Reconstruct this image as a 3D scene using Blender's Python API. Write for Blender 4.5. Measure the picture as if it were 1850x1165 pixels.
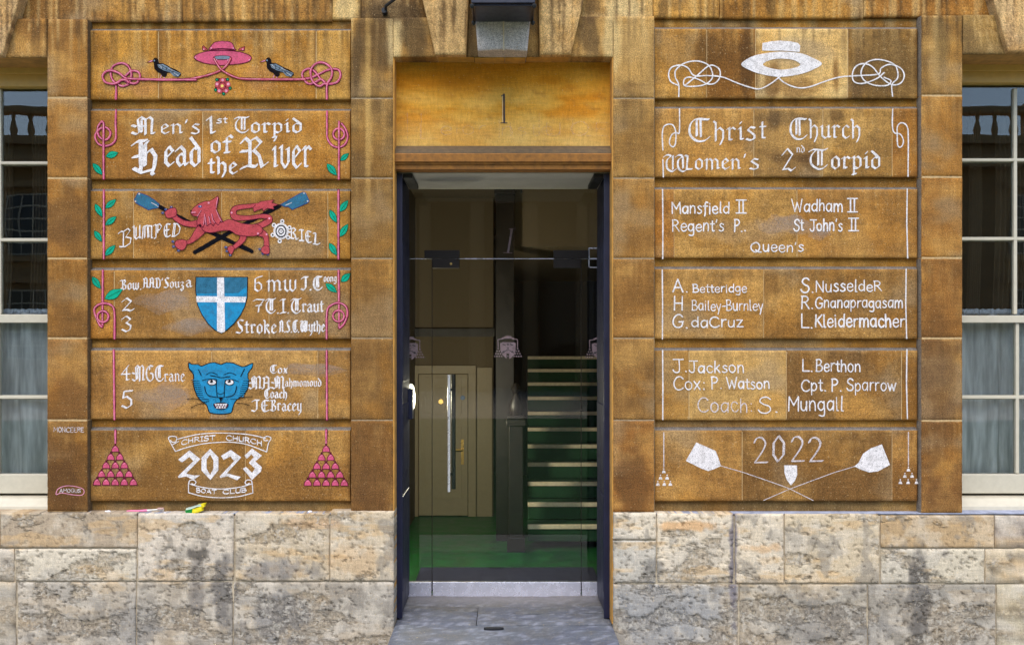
import bpy, math, random
import numpy as np
from mathutils import Vector
from mathutils.geometry import tessellate_polygon

random.seed(7)
sc = bpy.context.scene
for o in list(bpy.data.objects): bpy.data.objects.remove(o)
C = sc.collection

# ---------------------------------------------------------------- camera
S, DIST, X0, Y0, EYE = .0028, 5.0, 910.0, 632.0, 1.39      # metres per photo pixel on the facade plane, etc.
cam_d = bpy.data.cameras.new('camera'); cam = bpy.data.objects.new('camera', cam_d); C.objects.link(cam)
cam.location = (0, -DIST, EYE); cam.rotation_euler = (math.radians(90), 0, 0)
cam_d.sensor_width = 36; cam_d.lens = 36*DIST/(1850*S)
cam_d.shift_x = 15/1850; cam_d.shift_y = 49.5/1850
cam_d.clip_start = .1; cam_d.clip_end = 400
sc.camera = cam

# ---------------------------------------------------------------- light
EL, AZ = math.radians(58), math.radians(188)       # bright veiled daylight falling on the facade from high in front
w = bpy.data.worlds.new('World'); sc.world = w; w.use_nodes = True
nt = w.node_tree; bg = nt.nodes['Background']
sky = nt.nodes.new('ShaderNodeTexSky'); sky.sky_type = 'NISHITA'; sky.sun_disc = False
sky.sun_elevation = EL; sky.sun_rotation = AZ; sky.air_density = 1.0; sky.dust_density = 1.2; sky.ozone_density = .6
nt.links.new(sky.outputs[0], bg.inputs[0]); bg.inputs[1].default_value = .15
sd = bpy.data.lights.new('sun', 'SUN'); sun = bpy.data.objects.new('sun', sd); C.objects.link(sun)
sd.energy = 1.5; sd.angle = math.radians(50); sd.color = (1, .95, .88)
dirv = Vector((math.sin(AZ)*math.cos(EL), math.cos(AZ)*math.cos(EL), math.sin(EL)))
sun.rotation_euler = dirv.to_track_quat('Z', 'Y').to_euler(); sun.location = (0, 30, 40)
vs = sc.view_settings; vs.view_transform = 'Standard'; vs.look = 'None'; vs.gamma = 1; vs.use_curve_mapping = False
vs.exposure = 1.02

# ---------------------------------------------------------------- helpers
def PX(px, d=0.): return (px-X0)*S*(DIST+d)/DIST
def PZ(py, d=0.): return EYE-(py-Y0)*S*(DIST+d)/DIST
def lin(c):
    c = np.asarray(c, float)/255.
    return np.where(c <= .04045, c/12.92, ((c+.055)/1.055)**2.4)
_tab = np.random.RandomState(3).rand(512, 512)
def vnoise(x, y, seed=0):
    x = np.asarray(x, float)+seed*37.7; y = np.asarray(y, float)+seed*91.3
    xi = np.floor(x).astype(int); yi = np.floor(y).astype(int); fx = x-xi; fy = y-yi
    fx = fx*fx*(3-2*fx); fy = fy*fy*(3-2*fy)
    g = lambda a, b: _tab[a % 512, b % 512]
    return (g(xi, yi)*(1-fx)+g(xi+1, yi)*fx)*(1-fy)+(g(xi, yi+1)*(1-fx)+g(xi+1, yi+1)*fx)*fy
def fbm(x, y, seed=0, o=4):
    s = 0; a = .5; t = 0; x = np.asarray(x, float); y = np.asarray(y, float)
    for k in range(o):
        c, q = math.cos(.6+k*1.1), math.sin(.6+k*1.1)
        s = s+a*vnoise((x*c-y*q)*2**k, (x*q+y*c)*2**k, seed+k*5); t += a; a *= .55
    return .5+(s/t-.5)*1.25
def sstep(a, b, x):
    t = np.clip((x-a)/(b-a), 0, 1); return t*t*(3-2*t)

def tag(o, label=None, cat=None, group=None, kind=None):
    if label: o['label'] = label
    if cat: o['category'] = cat
    if group: o['group'] = group
    if kind: o['kind'] = kind
    return o
def thing(name, label, cat, loc=(0, 0, 0), group=None):
    o = bpy.data.objects.new(name, None); C.objects.link(o); o.location = loc; o.empty_display_size = .1
    return tag(o, label, cat, group)
def link(name, me, parent=None):
    o = bpy.data.objects.new(name, me); C.objects.link(o)
    if parent:
        o.parent = parent
        q = parent; off = Vector((0, 0, 0))
        while q: off += q.location; q = q.parent
        o.location = -off
    return o

class MB:
    """collects simple solids and links them as one mesh object (world coordinates)"""
    def __init__(s): s.v = []; s.f = []; s.m = []
    def box(s, x0, x1, y0, y1, z0, z1, mi=0):
        n = len(s.v)
        s.v += [(x, y, z) for z in (z0, z1) for x, y in ((x0, y0), (x1, y0), (x1, y1), (x0, y1))]
        s.f += [tuple(n+i for i in q) for q in ((0, 3, 2, 1), (4, 5, 6, 7), (0, 1, 5, 4), (1, 2, 6, 5), (2, 3, 7, 6), (3, 0, 4, 7))]
        s.m += [mi]*6; return s
    def prism(s, pts, y0, y1, mi=0):
        """pts: (x,z) outline, extruded from y0 to y1"""
        n = len(s.v); k = len(pts)
        s.v += [(p[0], y0, p[1]) for p in pts]+[(p[0], y1, p[1]) for p in pts]
        s.f += [tuple(n+i for i in range(k)), tuple(n+k+i for i in reversed(range(k)))]
        s.f += [(n+i, n+k+i, n+k+(i+1) % k, n+(i+1) % k) for i in range(k)]
        s.m += [mi]*(k+2); return s
    def xprism(s, prof, x0, x1, mi=0):
        """prof: (y,z) outline, extruded along x"""
        n = len(s.v); k = len(prof)
        s.v += [(x0, p[0], p[1]) for p in prof]+[(x1, p[0], p[1]) for p in prof]
        s.f += [tuple(n+i for i in range(k)), tuple(n+k+i for i in reversed(range(k)))]
        s.f += [(n+i, n+k+i, n+k+(i+1) % k, n+(i+1) % k) for i in range(k)]
        s.m += [mi]*(k+2); return s
    def lathe(s, c, prof, n=16, mi=0, axis='z'):
        """prof: (r, h) along the axis from centre c"""
        b = len(s.v)
        for r, h in prof:
            for i in range(n):
                a = 2*math.pi*i/n; p = (r*math.cos(a), r*math.sin(a), h)
                if axis == 'x': p = (h, p[0], p[1])
                if axis == 'y': p = (p[0], h, p[1])
                s.v.append((c[0]+p[0], c[1]+p[1], c[2]+p[2]))
        for j in range(len(prof)-1):
            for i in range(n):
                s.f.append((b+j*n+i, b+j*n+(i+1) % n, b+(j+1)*n+(i+1) % n, b+(j+1)*n+i)); s.m.append(mi)
        s.f.append(tuple(b+i for i in reversed(range(n)))); s.m.append(mi)
        e = b+(len(prof)-1)*n; s.f.append(tuple(e+i for i in range(n))); s.m.append(mi); return s
    def tube(s, pts, r, n=10, mi=0):
        pts = [Vector(p) for p in pts]; b = len(s.v)
        for k, p in enumerate(pts):
            t = (pts[min(k+1, len(pts)-1)]-pts[max(k-1, 0)]).normalized()
            u = t.cross(Vector((0, 0, 1)) if abs(t.z) < .9 else Vector((0, 1, 0))).normalized(); q = t.cross(u)
            rr = r[k] if isinstance(r, (list, tuple)) else r
            for i in range(n):
                a = 2*math.pi*i/n; s.v.append(tuple(p+u*math.cos(a)*rr+q*math.sin(a)*rr))
        for k in range(len(pts)-1):
            for i in range(n):
                s.f.append((b+k*n+i, b+k*n+(i+1) % n, b+(k+1)*n+(i+1) % n, b+(k+1)*n+i)); s.m.append(mi)
        s.f.append(tuple(b+i for i in reversed(range(n)))); s.m.append(mi)
        e = b+(len(pts)-1)*n; s.f.append(tuple(e+i for i in range(n))); s.m.append(mi); return s
    def build(s, name, mats, parent=None, bevel=0, smooth=False):
        me = bpy.data.meshes.new(name); me.from_pydata(s.v, [], s.f)
        for m in (mats if isinstance(mats, (list, tuple)) else [mats]): me.materials.append(m)
        me.polygons.foreach_set('material_index', s.m)
        import bmesh
        bm = bmesh.new(); bm.from_mesh(me); bmesh.ops.recalc_face_normals(bm, faces=bm.faces)
        if bevel:
            bmesh.ops.bevel(bm, geom=[e for e in bm.edges if len(e.link_faces) == 2 and e.calc_face_angle(0) > .6],
                            offset=bevel, segments=2, profile=.6, affect='EDGES', clamp_overlap=True)
        bm.to_mesh(me); bm.free()
        if smooth:
            me.polygons.foreach_set('use_smooth', [True]*len(me.polygons)); me.set_sharp_from_angle(angle=.7)
        me.update()
        return link(name, me, parent)

# ---------------------------------------------------------------- materials
class NT:
    def __init__(s, name):
        s.m = bpy.data.materials.new(name); s.m.use_nodes = True; s.t = s.m.node_tree
        s.b = s.t.nodes['Principled BSDF']; s.o = s.t.nodes['Material Output']
    def n(s, t, **k):
        x = s.t.nodes.new(t)
        for a, b in k.items(): setattr(x, a, b)
        return x
    def l(s, a, b): s.t.links.new(a, b)
    def pos(s, sc=(1, 1, 1)):
        g = s.n('ShaderNodeNewGeometry'); mp = s.n('ShaderNodeMapping'); mp.inputs['Scale'].default_value = sc
        s.l(g.outputs['Position'], mp.inputs[0]); return mp.outputs[0]
    def noise(s, vec, scale, detail=4, rough=.55, out='Fac'):
        x = s.n('ShaderNodeTexNoise'); x.inputs['Scale'].default_value = scale; x.inputs['Detail'].default_value = detail
        x.inputs['Roughness'].default_value = rough; s.l(vec, x.inputs['Vector']); return x.outputs[out]
    def rng(s, v, a, b, c, d):
        x = s.n('ShaderNodeMapRange'); s.l(v, x.inputs[0])
        for i, q in enumerate((a, b, c, d)): x.inputs[i+1].default_value = q
        return x.outputs[0]
    def math(s, op, a, b):
        x = s.n('ShaderNodeMath', operation=op)
        for i, q in enumerate((a, b)):
            if isinstance(q, (int, float)): x.inputs[i].default_value = q
            else: s.l(q, x.inputs[i])
        return x.outputs[0]
    def mix(s, f, a, b, mode='MIX'):
        x = s.n('ShaderNodeMix', data_type='RGBA', blend_type=mode)
        for i, q in ((0, f), (6, a), (7, b)):
            if isinstance(q, (int, float)): x.inputs[i].default_value = q
            elif isinstance(q, (tuple, list)): x.inputs[i].default_value = tuple(q)+((1,) if len(q) == 3 else ())
            else: s.l(q, x.inputs[i])
        return x.outputs[2]
    def bump(s, h, strength, dist, normal=None):
        x = s.n('ShaderNodeBump'); x.inputs['Strength'].default_value = strength; x.inputs['Distance'].default_value = dist
        s.l(h, x.inputs['Height'])
        if normal: s.l(normal, x.inputs['Normal'])
        return x.outputs[0]

def stone_mat(name, lo=.52, hi=1.50, bump=.5, rough=.9, pit=.0):
    m = NT(name); at = m.n('ShaderNodeAttribute'); at.attribute_name = 'col'
    p = m.pos(); pw = m.pos((1, 1, .3)); ph = m.pos((.10, 1, 1))
    f0 = m.noise(p, 420, 2, .6); f1 = m.noise(p, 190, 3, .75); f2 = m.noise(pw, 70, 4, .65); f3 = m.noise(ph, 80, 5, .7)
    g1 = m.rng(f1, .34, .66, lo, hi); g0 = m.rng(f0, .3, .7, .85, 1.15); g2 = m.rng(f2, .3, .7, .86, 1.14); g3 = m.rng(f3, .3, .7, .84, 1.16)
    g = m.math('MULTIPLY', m.math('MULTIPLY', g1, g0), m.math('MULTIPLY', g2, g3))
    cc = m.n('ShaderNodeVectorMath', operation='SCALE'); m.l(at.outputs['Color'], cc.inputs[0]); m.l(g, cc.inputs['Scale'])
    col = cc.outputs[0]
    sp = m.rng(m.noise(p, 120, 2, .5), .665, .71, 0, .5); col = m.mix(sp, col, (.58, .42, .22))     # pale quartz flecks
    dk = m.rng(m.noise(p, 105, 3, .7), .35, .27, 0, .6); col = m.mix(dk, col, (.07, .04, .018))
    h = m.math('ADD', m.math('MULTIPLY', f1, 1.3), f2)
    if pit:
        e = at.outputs['Alpha']                                   # where the face has flaked away
        v = m.noise(p, 60, 5, .75); pp = m.math('MULTIPLY', m.rng(v, .42, .34, 0, 1), m.rng(e, 0, 1, pit*.04, pit*.8)); col = m.mix(pp, col, (.20, .16, .12))
        lt = m.math('MULTIPLY', m.rng(m.noise(p, 34, 5, .7), .52, .58, 0, .5), e); col = m.mix(lt, col, (.60, .55, .46))
        h = m.math('ADD', m.math('MULTIPLY', h, .5), m.math('MULTIPLY', m.math('MULTIPLY', m.rng(v, .30, .5, 0, 1), 4.0), m.rng(e, 0, 1, .05, 1)))
    m.l(col, m.b.inputs['Base Color']); m.b.inputs['Roughness'].default_value = rough
    m.b.inputs['Specular IOR Level'].default_value = .2
    m.l(m.bump(h, bump, .004), m.b.inputs['Normal']); return m.m
def plain(name, rgb, rough=.5, metal=0, spec=.5, var=.12, scale=30, bump=0):
    m = NT(name); p = m.pos(); f = m.noise(p, scale, 4, .6); g = m.rng(f, .3, .7, 1-var, 1+var)
    cc = m.n('ShaderNodeVectorMath', operation='SCALE'); cc.inputs[0].default_value = rgb; m.l(g, cc.inputs['Scale'])
    m.l(cc.outputs[0], m.b.inputs['Base Color']); m.b.inputs['Roughness'].default_value = rough
    m.l(m.rng(f, .3, .7, max(0, rough-.08), min(1, rough+.08)), m.b.inputs['Roughness'])
    m.b.inputs['Metallic'].default_value = metal; m.b.inputs['Specular IOR Level'].default_value = spec
    if bump: m.l(m.bump(f, bump, .003), m.b.inputs['Normal'])
    return m.m
def chalk(name, srgb, drop=.55, dens=.93):
    """pastel on stone: the grain of the stone shows through (noise on x and z only, so layers of one drawing share it)"""
    m = NT(name); p = m.pos((1, 0, 1)); f = m.noise(p, 150, 3, .75); f2 = m.noise(p, 34, 4, .6)
    g = m.math('MULTIPLY', m.rng(f2, .3, .7, .82, 1.1), m.rng(m.noise(p, 230, 2, .6), .3, .7, .80, 1.12)); cc = m.n('ShaderNodeVectorMath', operation='SCALE')
    cc.inputs[0].default_value = tuple(lin(srgb)); m.l(g, cc.inputs['Scale'])
    m.l(cc.outputs[0], m.b.inputs['Base Color']); m.b.inputs['Roughness'].default_value = .95
    m.b.inputs['Specular IOR Level'].default_value = .1
    a = m.math('MULTIPLY', m.rng(f, drop-.20, drop-.04, .25, 1), m.rng(f2, .28, .52, .76, 1))
    a = m.math('MULTIPLY', a, dens)
    tr = m.n('ShaderNodeBsdfTransparent'); mx = m.n('ShaderNodeMixShader')
    m.l(a, mx.inputs[0]); m.l(tr.outputs[0], mx.inputs[1]); m.l(m.b.outputs[0], mx.inputs[2]); m.l(mx.outputs[0], m.o.inputs[0])
    return m.m
def glass_mat(name, gain=1.0, wav=.0, tint=(.93, .96, .95)):
    m = NT(name); tr = m.n('ShaderNodeBsdfTransparent'); tr.inputs[0].default_value = tint+(1,)
    gl = m.n('ShaderNodeBsdfGlossy'); gl.inputs['Roughness'].default_value = .0; gl.inputs[0].default_value = (1, 1, 1, 1)
    fr = m.n('ShaderNodeFresnel'); fr.inputs[0].default_value = 1.5
    if wav:
        b = m.bump(m.noise(m.pos((1, 1, .6)), 2.2, 2, .5), wav, .02); m.l(b, gl.inputs['Normal'])
    mx = m.n('ShaderNodeMixShader'); m.l(m.math('MINIMUM', m.math('MULTIPLY', fr.outputs[0], gain), 1.0), mx.inputs[0])
    m.l(tr.outputs[0], mx.inputs[1]); m.l(gl.outputs[0], mx.inputs[2]); m.l(mx.outputs[0], m.o.inputs[0]); return m.m

M = {}
M['sand'] = stone_mat('sandstone')
M['plinth'] = stone_mat('weathered_limestone', .84, 1.16, .6, .95, .5)
M['smooth'] = stone_mat('smooth_sandstone', .86, 1.14, .22)
M['mortar'] = plain('lime_mortar', (.34, .25, .15), .95, var=.3, scale=60, bump=.4)
M['white'] = chalk('white_chalk', (238, 232, 230), .52)
M['thinwhite'] = chalk('thin_white_chalk', (226, 214, 212), .56, .85)
M['pink'] = chalk('pink_chalk', (212, 92, 124), .49)
M['rose'] = chalk('rose_chalk', (192, 78, 84), .50)
M['lightpink'] = chalk('light_pink_chalk', (234, 156, 178), .46)
M['maroon'] = chalk('maroon_chalk', (92, 24, 46), .44)
M['black'] = chalk('black_chalk', (16, 15, 22), .40)
M['green'] = chalk('green_chalk', (16, 170, 136), .44)
M['darkgreen'] = chalk('dark_green_chalk', (14, 84, 56), .42)
M['blue'] = chalk('blue_chalk', (38, 140, 186), .47)
M['steelblue'] = chalk('steel_blue_chalk', (54, 112, 140), .50)
M['clawblue'] = chalk('claw_blue_chalk', (50, 72, 128), .42)
M['yellow'] = chalk('yellow_chalk', (240, 214, 110), .42)
M['grey'] = chalk('grey_chalk', (120, 136, 150), .46)
M['faint'] = chalk('faded_chalk', (190, 170, 165), .66, .4)
M['residue'] = chalk('chalk_dust', (176, 196, 226), .62, .6)
M['smudge'] = chalk('smudged_chalk', (190, 168, 150), .56, .16)
M['etch'] = chalk('etched_film', (150, 130, 134), .40, .85)
M['cream'] = plain('cream_paint', tuple(lin((196, 188, 168))), .42, var=.05, bump=.15)
M['creamhead'] = plain('bounce_tinted_cream_paint', tuple(lin((200, 160, 84))), .42, var=.06)  # warm bounce light from the orange stone put into the cream colour
M['navy'] = plain('navy_gloss_paint', tuple(lin((15, 19, 48))), .5, var=.2, scale=12, bump=.1)
M['navydark'] = plain('dark_navy_paint', (.008, .01, .03), .35, var=.2)
M['steel'] = plain('brushed_steel', (.80, .80, .90), .26, .6, var=.12, scale=18)
M['chrome'] = plain('polished_steel', (.95, .95, .95), .3, .55, var=.03)
M['bronze'] = plain('dark_bronze', (.03, .022, .018), .4, .6, var=.1)
M['iron'] = plain('black_iron', (.02, .02, .022), .5, .3, var=.2, scale=60)
M['brass'] = plain('brass', (.55, .36, .12), .35, 1, var=.1)
M['darkwood'] = plain('dark_oak', (.008, .005, .004), .5, var=.3, scale=14)
M['hallwall'] = plain('khaki_wall_paint', (.145, .108, .06), .8, var=.05)
M['plaster'] = plain('pale_plaster', (.50, .47, .42), .85, var=.08, scale=8)
M['creamwood'] = plain('interior_cream_paint', (.34, .265, .155), .5, var=.05)
M['hallfloor'] = plain('green_floor', (.005, .085, .016), .45, var=.45, scale=9)
M['riser'] = plain('dark_green_carpet', (.008, .055, .02), .95, var=.3, scale=80)
M['nosing'] = plain('worn_wood_nosing', (.88, .74, .52), .5, var=.15)
M['mat'] = plain('navy_door_mat', (.008, .009, .03), .95, var=.3, scale=200, bump=.6)
M['step'] = stone_mat('doorstep_stone', .78, 1.2, .35, .55)
M['leadgrey'] = plain('leaded_ledge', (.2, .2, .21), .8, var=.2)
M['navydark2'] = plain('lantern_dark_paint', tuple(lin((36, 36, 50))), .35, var=.2)
M['chalksolid'] = plain('solid_chalk', (.75, .74, .78), .95)
M['darkwall'] = plain('dark_blue_wall', (.03, .035, .05), .8)
M['glass'] = glass_mat('door_glass', .7)
M['sashglass'] = glass_mat('old_window_glass', 1.1, .05)
# ---------------------------------------------------------------- stone albedo (in the photograph's pixel units on the facade)
# (cx, cy, rx, ry, colour, strength): stains, run-off marks and bleached patches with a shape of their own
STAINS = [
 (665, 180, 7, 200, (205, 165, 100), .55), (712, 68, 17, 60, (214, 186, 138), .75), (750, 66, 26, 44, (86, 66, 42), .7),
 (645, 95, 10, 70, (80, 60, 38), .6), (690, 90, 14, 70, (84, 62, 38), .6), (640, 150, 8, 60, (80,60,40), .4),
 (1062, 68, 18, 44, (90, 68, 42), .7), (1104, 60, 15, 60, (212, 182, 130), .7), (1150, 60, 30, 50, (196, 160, 106), .4),
 (625, 15, 24, 26, (214, 184, 132), .7), (705, 22, 56, 18, (82, 62, 40), .75), (1068, 14, 18, 26, (90, 66, 42), .6),
 (1130, 12, 40, 26, (212, 182, 132), .75), (1112, 14, 3, 30, (70, 52, 34), .7), (1138, 12, 3, 30, (84, 62, 40), .6), (1160, 10, 4, 26, (70, 52, 34), .6),
 (1300, 110, 66, 80, (112, 72, 30), .45), (1290, 92, 40, 30, (84, 56, 26), .5), (1350, 110, 14, 80, (78, 52, 26), .65), (1445, 20, 80, 20, (200, 150, 80), .5), (1320, 20, 30, 20, (110, 70, 26), .5), (1390, 8, 12, 30, (80, 54, 24), .6),
 (1510, 130, 10, 50, (112, 74, 36), .7), (1450, 160, 50, 20, (130, 90, 44), .5), (1395, 150, 14, 34, (110, 74, 36), .6), (1600, 110, 62, 70, (100, 74, 42), .5), (1552, 120, 14, 80, (80, 58, 36), .5),
 (1215, 110, 30, 80, (168, 118, 54), .4), (1395, 218, 16, 24, (76, 56, 36), .55), (1420, 215, 60, 14, (92, 70, 46), .45), (1510, 210, 25, 14, (84, 60, 36), .5), (1420, 285, 50, 12, (76, 52, 30), .5), (1480, 290, 40, 16, (84, 58, 34), .45), (1490, 250, 14, 70, (196, 156, 96), .5),
 (225, 80, 34, 60, (196, 146, 72), .4), (290, 110, 6, 70, (110, 74, 34), .45), (205, 80, 8, 60, (112, 78, 38), .4), (600, 100, 30, 70, (190, 146, 84), .4),
 (465, 140, 40, 24, (170, 116, 84), .3), (260, 150, 30, 30, (158, 104, 70), .35), (300, 505, 60, 50, (150, 120, 90), .0),
 (345, 565, 40, 45, (160, 138, 118), .35), (330, 590, 30, 14, (140, 122, 112), .35), (340, 720, 60, 40, (176, 140, 100), .3),
 (270, 655, 60, 20, (170, 120, 60), .4), (250, 700, 40, 50, (168, 130, 88), .3), (1330, 420, 80, 20, (160, 134, 112), .3), (1440, 410, 60, 16, (164, 140, 124), .3),
 (120, 400, 50, 40, (92, 64, 38), .45), (120, 740, 45, 60, (96, 66, 36), .35), (120, 880, 40, 60, (84, 56, 30), .5), (1700, 700, 40, 130, (88, 60, 34), .4), (1700, 80, 22, 70, (96, 78, 50), .5),
 (1688, 110, 14, 80, (190, 152, 96), .4), (1745, 70, 20, 40, (90, 70, 46), .5), (1700, 900, 36, 30, (92, 60, 34), .4), (670, 880, 34, 60, (88, 60, 34), .5), (1145, 880, 34, 60, (88, 60, 34), .5),
 (665, 500, 40, 200, (120, 84, 44), .25), (650, 860, 20, 90, (84, 58, 34), .3), (1145, 200, 30, 40, (96, 74, 48), .35),
 (400, 870, 240, 40, (118, 82, 42), .25), (1500, 850, 120, 60, (104, 72, 38), .35), (560, 820, 60, 40, (160, 122, 70), .2),
]
def flaked(px, py):
    return sstep(.56, .63, fbm(px/70+5, py/30+2, 17, 6)-.5+.45+.085*sstep(1045, 1100, py)-.03*(py < 990))
def alb(px, py, base, seed, kind='sand'):
    px = np.asarray(px, float); py = np.asarray(py, float)
    c = np.ones(px.shape+(3,))*np.asarray(base, float)
    mixin = lambda c, col, t: c*(1-t[..., None])+np.asarray(col, float)*t[..., None]
    if kind in ('sand', 'lintel'):
        n1 = fbm(px/70, py/50, seed); n2 = fbm(px/7, py/75, seed+3); n3 = fbm(px/90, py/9, seed+6)
        c = mixin(c, (98, 66, 32), sstep(.5, .8, n1)*.30)
        c = mixin(c, (204, 156, 88), sstep(.54, .2, n1)*.5)
        c = mixin(c, (88, 62, 34), sstep(.54, .8, n2)*.14)
        c = mixin(c, (196, 150, 90), sstep(.46, .2, n2)*.10)
        if kind == 'sand': c = mixin(c, (88, 60, 32), sstep(.60, .8, n3)*.14)
        c = mixin(c, (196, 124, 34), sstep(.56, .76, fbm(px/60, py/60, seed+14))*.18)
        c = mixin(c, (74, 52, 30), sstep(.64, .74, fbm(px/16, py/12, seed+16, 5))*.15)
        tp = np.exp(-np.clip(py-30, 0, None)/70)+.25*np.exp(-np.clip((py-30) % 147-20, 0, None)/40)
        c = mixin(c, (66, 48, 30), sstep(.53, .66, fbm(px/4.5, py/160, 77))*np.clip(tp, 0, 1)*.46)
        c = mixin(c, (214, 178, 122), sstep(.56, .68, fbm(px/6, py/150, 91))*np.clip(tp, 0, 1)*.5)
        c = mixin(c, (150, 128, 104), sstep(.6, .85, fbm(px/120, py/90, seed+9))*.5)
    if kind == 'orange':
        n1 = fbm(px/80, py/25, seed); n2 = fbm(px/16, py/7, seed+2)
        c = mixin(c, (190, 110, 10), sstep(.5, .75, n1)*.6); c = mixin(c, (220, 178, 96), sstep(.5, .2, n1)*.5)
        c = mixin(c, (150, 96, 40), sstep(.6, .8, n2)*.3)
        t = np.exp(-((px-845)/90)**2-((py-140)/26)**2); c = mixin(c, (150, 84, 4), t*.75)
        c = mixin(c, (190, 120, 14), np.exp(-((py-135)/26)**2)*.5)
        c = mixin(c, (212, 176, 112), sstep(190, 245, py)*.5)
    if kind == 'sand' or kind == 'lintel':
        for cx, cy, rx, ry, col, st in STAINS:
            if abs(px.mean()-cx) > rx*2+240 or abs(py.mean()-cy) > ry*2+120: continue
            wob = (fbm(px/26, py/60, seed+11)-.5)*1.1
            r = np.sqrt(((px-cx)/rx)**2+((py-cy)/ry)**2)+wob
            c = mixin(c, col, sstep(1.15, .55, r)*st)
    if kind == 'plinth':
        n1 = fbm(px/75, py/45, 7, 5); n3 = fbm(px/70, py/16, 9, 5); n2 = fbm(px/24, py/20, seed+3, 4)
        g = sstep(1030, 1075, py)
        c = mixin(c, (164, 158, 148), sstep(.56-g*.20, .66-g*.12, n1)*(.32+.18*g))
        c = mixin(c, (196, 160, 112), sstep(.57, .68, n3)*.5*(1-.6*g))
        c = mixin(c, (134, 126, 114), sstep(.64-g*.08, .72-g*.06, fbm(px/30, py/44, 13, 5))*.55)
        c = mixin(c, (214, 202, 182), sstep(.5, .7, n2)*.4)
        e = flaked(px, py); c = mixin(c, (150, 128, 98), e*.28)
        for cx, cy, rx, ry, col, st in ((400, 1060, 26, 70, (96, 92, 88), .7), (355, 1060, 16, 70, (110, 104, 98), .6), (1325, 1010, 8, 120, (112, 106, 112), .8),
              (1180, 1030, 20, 26, (110, 106, 100), .6), (360, 1003, 20, 12, (88, 82, 74), .8), (1660, 1070, 20, 90, (88, 84, 80), .7), (1240, 950, 60, 9, (206, 152, 96), .6), (1370, 990, 40, 9, (206, 160, 110), .5),
              (500, 1120, 60, 50, (116, 114, 112), .6), (240, 1130, 60, 40, (132, 128, 122), .6), (1200, 1110, 100, 55, (140, 140, 140), .6), (1500, 1130, 100, 40, (120, 116, 110), .5), (640, 1010, 50, 30, (196, 160, 116), .45),
              (560, 945, 60, 10, (204, 164, 122), .5), (500, 1030, 70, 20, (120, 118, 118), .55)):
            wob = (fbm(px/18, py/24, seed*0+11)-.5)*1.2
            r = np.sqrt(((px-cx)/rx)**2+((py-cy)/ry)**2)+wob
            c = mixin(c, col, sstep(1.2, .5, r)*st)
    if kind == 'sand': c = c*np.array([1.0, 1.005, .97])
    return lin(np.clip(c, 0, 255))

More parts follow.
